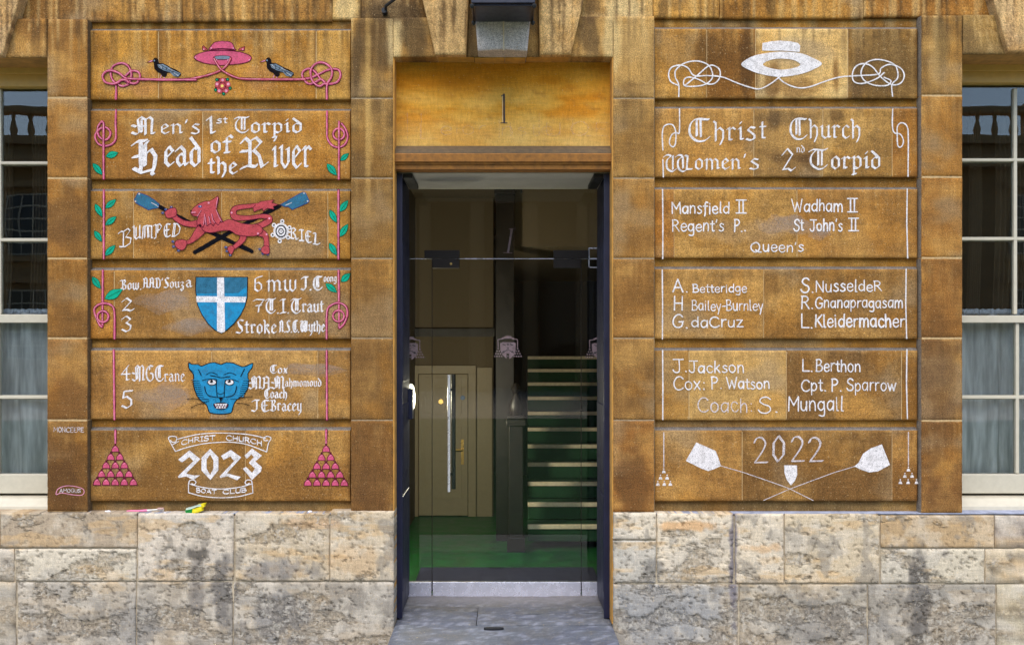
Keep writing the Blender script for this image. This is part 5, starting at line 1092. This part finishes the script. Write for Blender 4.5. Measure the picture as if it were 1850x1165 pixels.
L_([(436, 330), (435, 420), (445, 540)], 1.5); L_([(548, 330), (540, 430), (535, 540)], 1.5); L_([(285, 410), (300, 480), (340, 530), (430, 548)], 1.6); L_([(695, 410), (680, 480), (640, 530), (555, 548)], 1.6)
L_([(450, 495), (490, 510), (535, 490)], 1.0); L_([(440, 545), (500, 560), (540, 545)], 1.2); a.poly([(470, 548), (520, 548), (510, 580), (490, 600), (478, 580)], 'black'); L_([(492, 580), (490, 625)], 1.6)
L_([(400, 640), (440, 625), (490, 622), (540, 625), (590, 640)], 1.4); a.poly([(400, 645), (450, 628), (540, 628), (590, 645), (560, 690), (490, 702), (430, 690)], 'maroon', 2, 'black', 1.0)
for x in (430, 462, 496, 530, 558): a.poly([(x-17, 632), (x+17, 632), (x, 672)], 'white')
for x in (446, 480, 514, 546): a.poly([(x-15, 692), (x+15, 692), (x, 654)], 'white')
for p in ([(60, 572), (150, 566), (240, 580)], [(115, 682), (190, 645), (280, 630)], [(905, 540), (800, 552), (720, 575)], [(865, 655), (790, 632), (700, 622)], [(250, 570), (340, 578)], [(250, 620), (340, 600)], [(700, 575), (620, 575)]): L_(p, 1.3)
for p in ((400, 580), (430, 600), (560, 590), (590, 610), (420, 575), (580, 575)): a.disc(p, 5, 'black', 5)
a.build('cat_drawing', wallL, 'blue chalk panther face with bared teeth')
# --- course 6: 2023 and banners
a = Art(ox=150, oy=765, k=3.7)
for p in ([(636, 240), (712, 178), (784, 236), (700, 322), (690, 334), (740, 345), (782, 345), (738, 376), (690, 352), (640, 362), (634, 352), (738, 250), (712, 222), (662, 258)],
          [(850, 168), (905, 225), (905, 310), (852, 376), (850, 342), (872, 300), (872, 245), (850, 206)], [(850, 168), (850, 206), (826, 240), (826, 300), (850, 342), (852, 376), (792, 312), (792, 228)],
          [(922, 215), (988, 175), (1058, 225), (962, 330), (1010, 345), (1055, 355), (1030, 378), (965, 350), (918, 362), (914, 352), (1010, 250), (985, 218), (940, 242)],
          [(1080, 213), (1130, 165), (1196, 213), (1152, 252), (1195, 290), (1190, 318), (1130, 376), (1068, 300), (1090, 288), (1130, 328), (1150, 300), (1108, 262), (1142, 222), (1125, 205), (1095, 234)]): a.poly(p, 'white')
a.build('year_lettering', wallL, 'large white chalk 2023')
a = Art(ox=150, oy=765, k=3.7)
W_ = lambda pts, w=1.8, s_=4: a.line(pts, w, 'white', smooth=s_)
W_([(626, 105), (700, 86), (780, 70), (900, 62), (1060, 68), (1150, 80), (1222, 98)]); W_([(618, 185), (690, 160), (800, 135), (900, 125), (1000, 124), (1100, 140), (1228, 188)])
W_([(618, 185), (590, 135), (572, 95), (595, 84), (625, 90), (622, 118), (600, 124), (585, 112)]); W_([(1228, 188), (1240, 130), (1258, 98), (1235, 84), (1212, 92), (1212, 112), (1235, 112)]); W_([(600, 140), (640, 118)], 1.4, 0)
W_([(708, 400), (800, 425), (920, 436), (1040, 425), (1132, 400)]); W_([(706, 460), (800, 484), (920, 494), (1040, 486), (1136, 462)]); W_([(706, 400), (706, 460)], 1.8, 0); W_([(1132, 400), (1136, 462)], 1.8, 0)
W_([(708, 398), (714, 380), (740, 376), (756, 390), (745, 406), (728, 400)]); W_([(1132, 398), (1124, 378), (1098, 376), (1084, 392), (1096, 406), (1112, 398)])
a.build('banner_drawing', wallL)
def arc(s, x0, x1, base, xh, yf, w=2.0): a = Art(); text(a, s, x0, x1, base, xh, HW, w, 'white', yf=yf, nib=NIB(w, 60), jitter=.06); a.build('lettering', wallL)
arc('CHRIST', 328, 389, 794.5, 5.6, lambda x: ((x-398)/70)**2*9); arc('CHURCH', 409, 474, 794.5, 5.6, lambda x: ((x-398)/70)**2*9)
arc('BOAT', 355, 391, 891.5, 5.0, lambda x: -((x-398)/50)**2*4); arc('CLUB', 403, 446, 891.5, 5.0, lambda x: -((x-398)/50)**2*4)

# --- right wall
a = Art(ox=1170, oy=40, k=3.7)
a.poly([(765, 192), (768, 142), (830, 130), (885, 126), (950, 130), (1005, 142), (1020, 160), (1015, 202), (950, 196), (890, 192), (830, 194)], 'white', 0)
outer = catmull([(625, 285), (680, 240), (760, 215), (890, 200), (1020, 210), (1100, 240), (1165, 280), (1100, 322), (1010, 352), (880, 368), (760, 350), (680, 322)], 4, True)[:-1]
inner = catmull([(770, 285), (790, 268), (830, 252), (890, 246), (960, 252), (1000, 266), (1020, 285), (1000, 302), (950, 314), (890, 320), (830, 312), (790, 300)], 4, True)[:-1]
for i in range(len(outer)): j = (i+1) % len(outer); a.raw([a.T(q) for q in (outer[i], outer[j], inner[j], inner[i])], 'white')
W_ = lambda pts, w=2.4, s_=5: a.line(pts, w, 'white', smooth=s_)
a.build('hat_drawing', wallR, 'white chalk wide-brimmed hat')
a = Art(ox=1170, oy=40, k=3.7)
W_([(208, 500), (208, 420), (185, 370), (190, 320), (250, 275), (330, 262), (400, 285), (430, 330), (430, 380), (380, 420), (300, 432), (245, 425), (245, 385), (280, 370), (340, 385), (400, 415), (450, 410), (482, 370), (480, 320), (440, 292), (400, 300), (330, 360), (250, 425)])
W_([(205, 425), (155, 400), (140, 350), (160, 305), (220, 290), (270, 310), (310, 360), (400, 360), (500, 370), (600, 410), (690, 440), (750, 448), (820, 415), (900, 355)])
a.build('knotted_cord_drawing', wallR)
a = Art(ox=1170, oy=40, k=3.7)
W_([(870, 370), (920, 410), (1000, 440), (1080, 435), (1180, 400), (1280, 370), (1400, 360), (1540, 350), (1560, 310), (1620, 285), (1690, 310), (1715, 360), (1690, 410), (1630, 420), (1560, 370), (1500, 300), (1440, 280), (1390, 300), (1368, 350), (1380, 400), (1440, 412), (1530, 380), (1580, 340)])
W_([(1636, 498), (1632, 420), (1668, 380), (1670, 330), (1640, 280), (1540, 252), (1460, 275), (1425, 340), (1450, 395), (1520, 425), (1600, 425), (1625, 395), (1580, 372)])
a.build('knotted_cord_drawing', wallR)
def cordR(ox, oy, paths, w=2.3, name='cord_drawing'):
    global a
    a = Art(ox=ox, oy=oy, k=3.7)
    for p, s_ in paths: a.line(p, w, 'thinwhite' if w < 2 else 'white', smooth=s_)
    a.build(name, wallR)
cordR(1170, 185, [([(213, 45), (212, 200), (190, 202), (160, 220), (145, 270), (165, 298), (185, 280), (188, 200), (170, 155), (140, 148), (108, 165), (98, 220), (102, 320)], 4), ([(102, 385), (105, 500)], 0)])
cordR(1170, 185, [([(1638, 45), (1636, 160), (1650, 205), (1690, 215), (1710, 260), (1695, 298), (1672, 290), (1668, 220), (1670, 160), (1700, 138), (1735, 165), (1742, 250), (1740, 495)], 4)])
for ox, oy, p in ((1170, 330, (100, 1735)), (1170, 475, (98, 1728)), (1170, 620, (100, 1733))):
    cordR(ox, oy, [([(p[0], 48), (p[0]+2, 280), (p[0]+1, 508)], 0)]); cordR(ox, oy, [([(p[1], 42), (p[1]-3, 270), (p[1]+3, 503)], 0)])
bl(wallR, 'C', 1243, 1283, 256, 27, 4.2); bl(wallR, 'hr', 1290, 1330, 255, 24, 3.6); bl(wallR, 'is', 1334, 1366, 254, 24, 3.9); bl(wallR, 't', 1373, 1385, 252, 24, 3.4)
bl(wallR, 'C', 1426, 1458, 252, 25, 4.0); bl(wallR, 'hurch', 1462, 1556, 250, 23, 3.5)
bl(wallR, 'W', 1201, 1250, 310, 20, 3.6); bl(wallR, 'omen', 1255, 1338, 306, 19, 3.4); bl(wallR, "'s", 1342, 1372, 306, 19, 3.4)
bl(wallR, '2', 1412, 1438, 309, 27, 3.7); bl(wallR, 'nd', 1439, 1454, 276, 9, 1.5); bl(wallR, 'T', 1462, 1496, 306, 24, 3.8); bl(wallR, 'orpid', 1501, 1592, 305, 22, 4.0)
for s_, x0, x1, base, xh, w in (("Mansfield", 1214, 1318, 386, 13, 2.8), ("I I", 1331, 1347, 385, 15.5, 2.6), ("Regent's", 1214, 1308, 418, 13.5, 2.7), ("P..", 1326, 1349, 418, 15, 3.2), ("Wadham", 1431, 1523, 382, 14.5, 2.7), ("I I", 1532, 1548, 383, 16, 2.8),
      ("St", 1434, 1452, 417, 14, 3), ("John's", 1464, 1522, 417, 13.5, 2.8), ("I I", 1534, 1550, 417, 15, 2.6), ("Queen's", 1356, 1452, 455, 12, 2.6)):
    if s_ == 'I I':
        a = Art(); wd = (x1-x0)
        for x in (x0+wd*.28, x0+wd*.72): a._line([(x, base), (x, base-xh*1.5)], w, 'white')
        a._line([(x0-1, base), (x1+1, base)], w*.9, 'white'); a._line([(x0-1, base-xh*1.5), (x1+1, base-xh*1.5)], w*.9, 'white'); a.build('lettering', wallR)
    else: hw(wallR, s_, x0, x1, base, xh, w)
for s_, x0, x1, base, xh, w in (("A.", 1216, 1245, 528, 16, 2.9), ("Betteridge", 1252, 1349, 528, 10, 2.2), ("H", 1217, 1235, 560, 16, 3.0), ("Bailey-Burnley", 1250, 1379, 561, 12, 2.2), ("G.", 1215, 1245, 592, 16, 2.9), ("daCruz", 1249, 1343, 591, 12.5, 2.6),
      ("S.", 1447, 1472, 528, 17, 3.0), ("Nussel", 1474, 1549, 527, 14, 2.8), ("deR", 1551, 1593, 526, 12, 2.6), ("R.", 1447, 1471, 558, 15.5, 2.7), ("Gnanapragasam", 1473, 1631, 556, 12.5, 2.5), ("L.", 1447, 1470, 593, 16, 3.2), ("Kleidermacher", 1472, 1634, 591, 15, 3.2),
      ("J.", 1217, 1244, 672, 15, 2.8), ("Jackson", 1246, 1345, 673, 13, 2.6), ("Cox:", 1217, 1276, 704, 15, 2.8), ("P.", 1285, 1306, 702, 14.5, 2.5), ("Watson", 1313, 1391, 702, 13, 2.7), ("L.", 1449, 1470, 671, 15, 2.4), ("Berthon", 1474, 1555, 671, 14, 2.5),
      ("Cpt.", 1448, 1494, 706, 14, 2.8), ("P.", 1502, 1522, 706, 15, 2.6), ("Sparrow", 1530, 1619, 706, 14, 2.5), ("S.", 1370, 1409, 746, 20, 2.5), ("Mungall", 1424, 1524, 742, 17, 2.7)):
    hw(wallR, s_, x0, x1, base, xh, w)
hw(wallR, 'Coach:', 1261, 1362, 744, 17, 2.3, mat='thinwhite')
# 2022, oars, small shield, tassels
a = Art()
for x0, x1 in ((1361, 1387), (1428, 1453), (1461, 1487)): text(a, '2', x0, x1, 835, 29, HW, 3.8, 'thinwhite', nib=NIB(4.6, 30))
text(a, '0', 1394, 1419, 832, 29, BL, 3.8, 'thinwhite', nib=NIB(4.4, 30)); a.build('year_lettering', wallR, 'white chalk 2022')
a = Art(ox=1170, oy=765, k=3.7)
a.line([(490, 282), (630, 322), (800, 380), (945, 432), (1105, 512)], 1.5, 'thinwhite'); a.poly([(325, 125), (455, 182), (475, 235), (490, 282), (440, 305), (405, 316), (360, 300), (255, 248)], 'white'); a.build('oar_drawing', wallR, 'white chalk oar with its blade at the left')
a = Art(ox=1170, oy=765, k=3.7)
a.line([(1385, 285), (1250, 325), (1100, 380), (945, 438), (775, 512)], 1.4, 'thinwhite'); a.poly([(1565, 138), (1620, 275), (1540, 318), (1480, 325), (1420, 305), (1382, 285), (1410, 260), (1440, 200), (1490, 165)], 'white'); a.build('oar_drawing', wallR, 'white chalk oar with its blade at the right')
a = Art(ox=1170, oy=765, k=3.7); a.poly([(912, 278), (998, 278), (1000, 340), (985, 380), (958, 412), (930, 375), (915, 330)], 'white'); a.build('shield_drawing', wallR)
for cx, rows_, dy in ((108, ((0,), (-22, 22), (-40, 3, 44)), 0), (1743, ((0,), (-24, 24), (-54, -2, 54)), -12)):
    a = Art(ox=1170, oy=765, k=3.7); a.line([(cx, 58), (cx, 290+dy)], 1.9, 'thinwhite')
    for r, xs in enumerate(rows_):
        for x in xs:
            yb = 330+dy+r*42; a.poly([(cx+x-13, yb), (cx+x-9, yb-14), (cx+x, yb-20), (cx+x+9, yb-14), (cx+x+13, yb)], 'white'); a.disc((cx+x, yb-28), 5, 'white', 6)
    a.build('tassel_drawing', wallR)
# smudges where older chalk was rubbed away
for par, cx, cy, rx, ry in ((wallL, 300, 545, 44, 18), (wallL, 345, 590, 40, 12), (wallL, 300, 716, 44, 20), (wallL, 560, 668, 50, 10), (wallR, 1420, 405, 40, 16), (wallR, 1478, 422, 18, 10)):
    a = Art(); a.lay = .0004; n = 22; [a.poly([(cx+q*3+k_*rx*math.cos(t)*(1+.22*math.sin(3*t+cx+q)), cy-q*2+k_*ry*math.sin(t)*(1+.25*math.cos(4*t+cy+q))) for t in [2*math.pi*i/n for i in range(n)]], 'smudge') for q, k_ in enumerate((1.15, .95, .75, .5))]; a.build('rubbed_patch', par)
# small chalk marks on the left window frame (the cartoon figure beside the bubble is left out)
hw(sL, 'MONCEERE', 97, 152, 780, 5.6, 1.3, depth=0, mat='thinwhite', jitter=.12)
a = Art(0.0)
a.line([(101, 892), (104, 884), (112, 879), (124, 877), (140, 879), (150, 883), (152, 889), (147, 894), (130, 893), (112, 890), (102, 893)], 1.3, 'lightpink', smooth=4); a.build('speech_bubble_drawing', sL)
hw(sL, 'AMOGUS', 108, 146, 889, 4.3, 1.2, depth=0, mat='thinwhite', jitter=.1)

# --- number carved in the panel over the door, faded lettering
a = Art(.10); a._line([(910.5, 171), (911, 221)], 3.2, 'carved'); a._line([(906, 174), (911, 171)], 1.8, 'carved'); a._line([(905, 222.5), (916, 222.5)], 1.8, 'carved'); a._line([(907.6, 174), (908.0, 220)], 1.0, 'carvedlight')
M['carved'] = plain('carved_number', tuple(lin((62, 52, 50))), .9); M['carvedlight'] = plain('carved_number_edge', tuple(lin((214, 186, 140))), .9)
a.build('carved_numeral', ds, 'dark carved 1')
a = Art(.10)
for x, y0, y1 in ((736, 205, 250), (761, 205, 250), (902, 216, 248), (922, 222, 246), (974, 205, 246), (1035, 214, 246)): a._line([(x, y0), (x, y1)], 1.0, 'faint')
for s_, x0, x1, b_, xh_ in (('L', 756, 790, 250, 18), ('eior', 795, 880, 244, 16), ('nste', 905, 1000, 245, 15), ('U', 985, 1015, 246, 16), ('QE', 1030, 1100, 246, 17)): text(a, s_, x0, x1, b_, xh_, HW, 1.1, 'faint')
a.build('faded_lettering', ds)

# --- etched marks on the glass
a = Art(GD-.0005); a.lay = .0006
Gp = lambda x, y: (x, y)
class GArt(Art): pass
a = Art(GD); a.lay = .0008
a._line([(924.5, 415), (918, 456)], 3.6, 'etch', nib=(0, 1.4)); a._line([(920, 414), (932, 413)], 1.2, 'etch'); a._line([(910, 456.5), (925, 457)], 1.3, 'etch'); a.build('numeral_one', gd, 'frosted italic 1')
def crest(cx, cy, kx0, parent, clip=None):
    a = Art(GD, ox=cx-600/16.64, oy=cy-650/16.64, k=16.64); a.lay = .0008
    a.poly([(410, 330), (490, 300), (520, 280), (600, 268), (690, 280), (710, 305), (795, 335), (780, 350), (600, 352), (420, 350)], 'etch')
    a.line([(470, 355), (300, 380), (310, 600)], 1.6, 'etch'); a.line([(730, 355), (890, 380), (890, 600)], 1.6, 'etch')
    sh = [(370, 490), (450, 460), (760, 460), (835, 490), (830, 720), (790, 830), (700, 930), (640, 965), (640, 800), (560, 800), (560, 960), (500, 900), (420, 820), (375, 700)]
    a.poly(sh, 'etch')
    for r in range(4):
        for k in range(r+1):
            for sx in (-1, 1):
                x = 600+sx*(292+(k-r/2)*44*1.6); y = 650+r*78
                a.disc((x, y), 26, 'etch', 7, ry=24)
    for p in ((600, 530), (600, 640), (470, 750), (735, 750), (600, 880)): a.disc(p, 34, 'iron_', 6); a.disc(p, 18, 'etch', 6)
    for p in ([(450, 520), (530, 555)], [(670, 520), (750, 555)]): a.line(p, 1.4, 'iron_')
    a.line([(420, 790), (560, 700), (640, 700), (790, 790)], 1.2, 'iron_')
    return a.build('frosted_crest', parent)
M['iron_'] = plain('etch_gap', (.012, .012, .014), .5)
crest(917.5, 629.5, 1, gd)['label'] = 'frosted hat and shield crest'
crest(741, 631, 1, fx); crest(1083, 631, 1, fx)
# ---------------------------------------------------------------- lantern, iron stay and things left on the ledge
ln = thing('wall_lantern', 'dark navy metal lantern base projecting above the grey keystone over the door', 'lantern', (PX(909, -.30), -.30, PZ(14, -.3)))
lx = PX(909, -.30); zb = PZ(14, -.30); hw_ = 57*S*4.7/5
ly = -.235
m = MB(); m.box(lx-hw_, lx+hw_, ly-.125, ly+.125, zb, zb+.022); m.box(lx-hw_+.012, lx+hw_-.012, ly-.113, ly+.113, zb-.010, zb-.0005); m.build('base_frame', M['navydark2'], ln, bevel=.004)
for sx in (-1, 1):
    for sy in (-1, 1):
        MB().lathe((lx+sx*(hw_-.004), ly+sy*.12, zb-.002), [(.004, -.022), (.011, -.014), (.011, -.004), (.006, 0)], 10).build('corner_knob', M['iron'], ln, smooth=True)
        MB().prism([(lx+sx*(hw_-.016)-.008, zb+.0225), (lx+sx*(hw_-.016)+.008, zb+.0225), (lx+sx*(hw_+.02)+.008, zb+.36), (lx+sx*(hw_+.02)-.008, zb+.36)], ly+sy*.11-.008, ly+sy*.11+.008).build('corner_post', M['navydark2'], ln)
for sy in (-1, 1): MB().prism([(lx-hw_+.02, zb+.023), (lx+hw_-.02, zb+.023), (lx+hw_+.012, zb+.355), (lx-hw_-.012, zb+.355)], ly+sy*.111-.002, ly+sy*.111+.002).build('glass_panel', M['glass'], ln)
m = MB(); m.box(lx-hw_-.04, lx+hw_+.04, ly-.15, ly+.15, zb+.3605, zb+.385); m.build('roof_rim', M['navydark2'], ln, bevel=.004)
MB().lathe((lx, ly, zb+.385), [(.19, 0), (.12, .09), (.05, .13), (.02, .18), (.03, .2), (.004, .23)], 4).build('roof', M['navydark2'], ln)
MB().tube([(lx, ly+.02, zb+.01), (lx, .02, zb+.30), (lx, .10, zb+.5)], .012, 8).build('bracket', M['iron'], ln, smooth=True)
sy_ = thing('iron_stay', 'black iron stay rising from a small socket on the wall left of the lantern', 'bracket', (PX(694, 0), 0, PZ(20)))
MB().tube([(PX(695, -.01), .03, PZ(17)), (PX(697, -.03), -.03, PZ(15)), (PX(712, -.06), -.07, PZ(9)), (PX(745, -.1), -.16, PZ(-6)), (PX(800, -.3), -.28, PZ(-40))], .008, 8).build('rod', M['iron'], sy_, smooth=True)
MB().lathe((PX(694, 0), .028, PZ(19)), [(.014, -.03), (.014, .012)], 12, axis='y').build('socket', M['iron'], sy_, smooth=True)

zl = PZ(926.5)                                    # top of the plinth ledge
# toothbrush-like pink stick
tb = thing('toothbrush', 'pink and white toothbrush lying on the ledge under the 2023 course', 'toothbrush', (PX(263, .02), .02, zl))
P3 = lambda px, d, h: (PX(px, d), d, zl+h)
m = MB(); m.tube([P3(229, .028, .006), P3(236, .027, .007), P3(250, .026, .007), P3(262, .025, .009), P3(266, .025, .010)], [.003, .0050, .0052, .0060, .006], 8); m.build('handle', plain('pink_plastic', tuple(lin((226, 120, 158))), .35), tb, smooth=True)
m = MB(); m.tube([P3(266, .025, .010), P3(274, .024, .012), P3(284, .024, .014), P3(296, .024, .013)], [.0048, .0035, .004, .0045], 8); m.build('neck', plain('white_plastic', (.7, .68, .64), .35), tb, smooth=True)
m = MB(); m.box(PX(285, .024), PX(296, .024), .016, .028, zl+.015, zl+.024); m.build('bristles', plain('stained_bristles', tuple(lin((196, 160, 150))), .9, var=.3, scale=300, bump=1), tb, bevel=.002)
# chalk packet
pk = thing('chalk_packet', 'crumpled green and yellow packet lying open on the ledge', 'packet', (PX(353, .03), .03, zl))
def crumple(pts, y0, y1, mat, name):
    m = MB(); m.prism([(PX(a, .02), PZ(b, .02)) for a, b in pts], y0, y1); o = m.build(name, mat, pk)
    import bmesh
    bm = bmesh.new(); bm.from_mesh(o.data); bmesh.ops.subdivide_edges(bm, edges=bm.edges, cuts=2, use_grid_fill=True)
    for v in bm.verts: v.co += Vector((RA.uniform(-1, 1), RA.uniform(-1, 1), RA.uniform(-1, 1)))*.0014
    bmesh.ops.triangulate(bm, faces=bm.faces); bm.to_mesh(o.data); bm.free(); return o
gp = plain('green_card', tuple(lin((24, 130, 52))), .35); yp = plain('yellow_card', tuple(lin((226, 206, 30))), .35); lg = plain('pale_print', tuple(lin((190, 206, 190))), .4)
crumple([(337, 920), (350, 918), (349, 927), (338, 928.5)], -.004, .028, gp, 'green_end'); crumple([(350, 918.2), (366, 913), (368, 921), (349.5, 927)], -.0035, .0275, yp, 'yellow_side')
crumple([(338, 917), (364, 909), (366, 912.5), (338, 920)], -.001, .034, lg, 'printed_top'); crumple([(358, 910.5), (372, 908), (371, 914), (367, 916), (366, 913)], .002, .03, yp, 'open_flap')
for (px, d, r, lab) in ((163, .02, .005, 'tiny white chalk crumb on the ledge by the left wall corner'), (195, .02, .011, 'largest white chalk lump on the ledge left of the toothbrush'), (298, -.002, .005, 'small white chalk crumb on the ledge just right of the toothbrush'), (560, .02, .009, 'white chalk lump on the ledge under the right-hand tassel')):
    import bmesh
    bm = bmesh.new(); bmesh.ops.create_icosphere(bm, subdivisions=2, radius=r)
    for v in bm.verts: v.co = Vector((v.co.x*1.35, v.co.y, v.co.z*.6))*(1+RA.uniform(-.2, .2))
    me = bpy.data.meshes.new('chalk_piece'); bm.to_mesh(me); bm.free(); me.materials.append(M['chalksolid'])
    o = link('chalk_piece', me); o.location = (PX(px, d), d, zl+r*.45); tag(o, lab, 'chalk', 'bits of chalk left on the ledge')
# chalk dust on the ledge
v = []; f = []
for k in range(70):
    px = RA.choice([RA.uniform(380, 600), RA.uniform(170, 600)]); d = RA.uniform(-.015, .07); cx = PX(px, d); r = RA.uniform(.004, .018); n = len(v)
    for i in range(9):
        t = 2*math.pi*i/9; rr = r*RA.uniform(.6, 1.2); v.append((cx+rr*2.2*math.cos(t), min(.08, d+rr*.5*math.sin(t)), zl+.0006+k*.00001))
    f.append(tuple(range(n, n+9)))
me = bpy.data.meshes.new('chalk_dust'); me.from_pydata(v, [], f); me.materials.append(M['residue']); tag(link('chalk_dust', me), 'pale blue and white chalk dust scattered along the left ledge', 'chalk dust', kind='stuff')
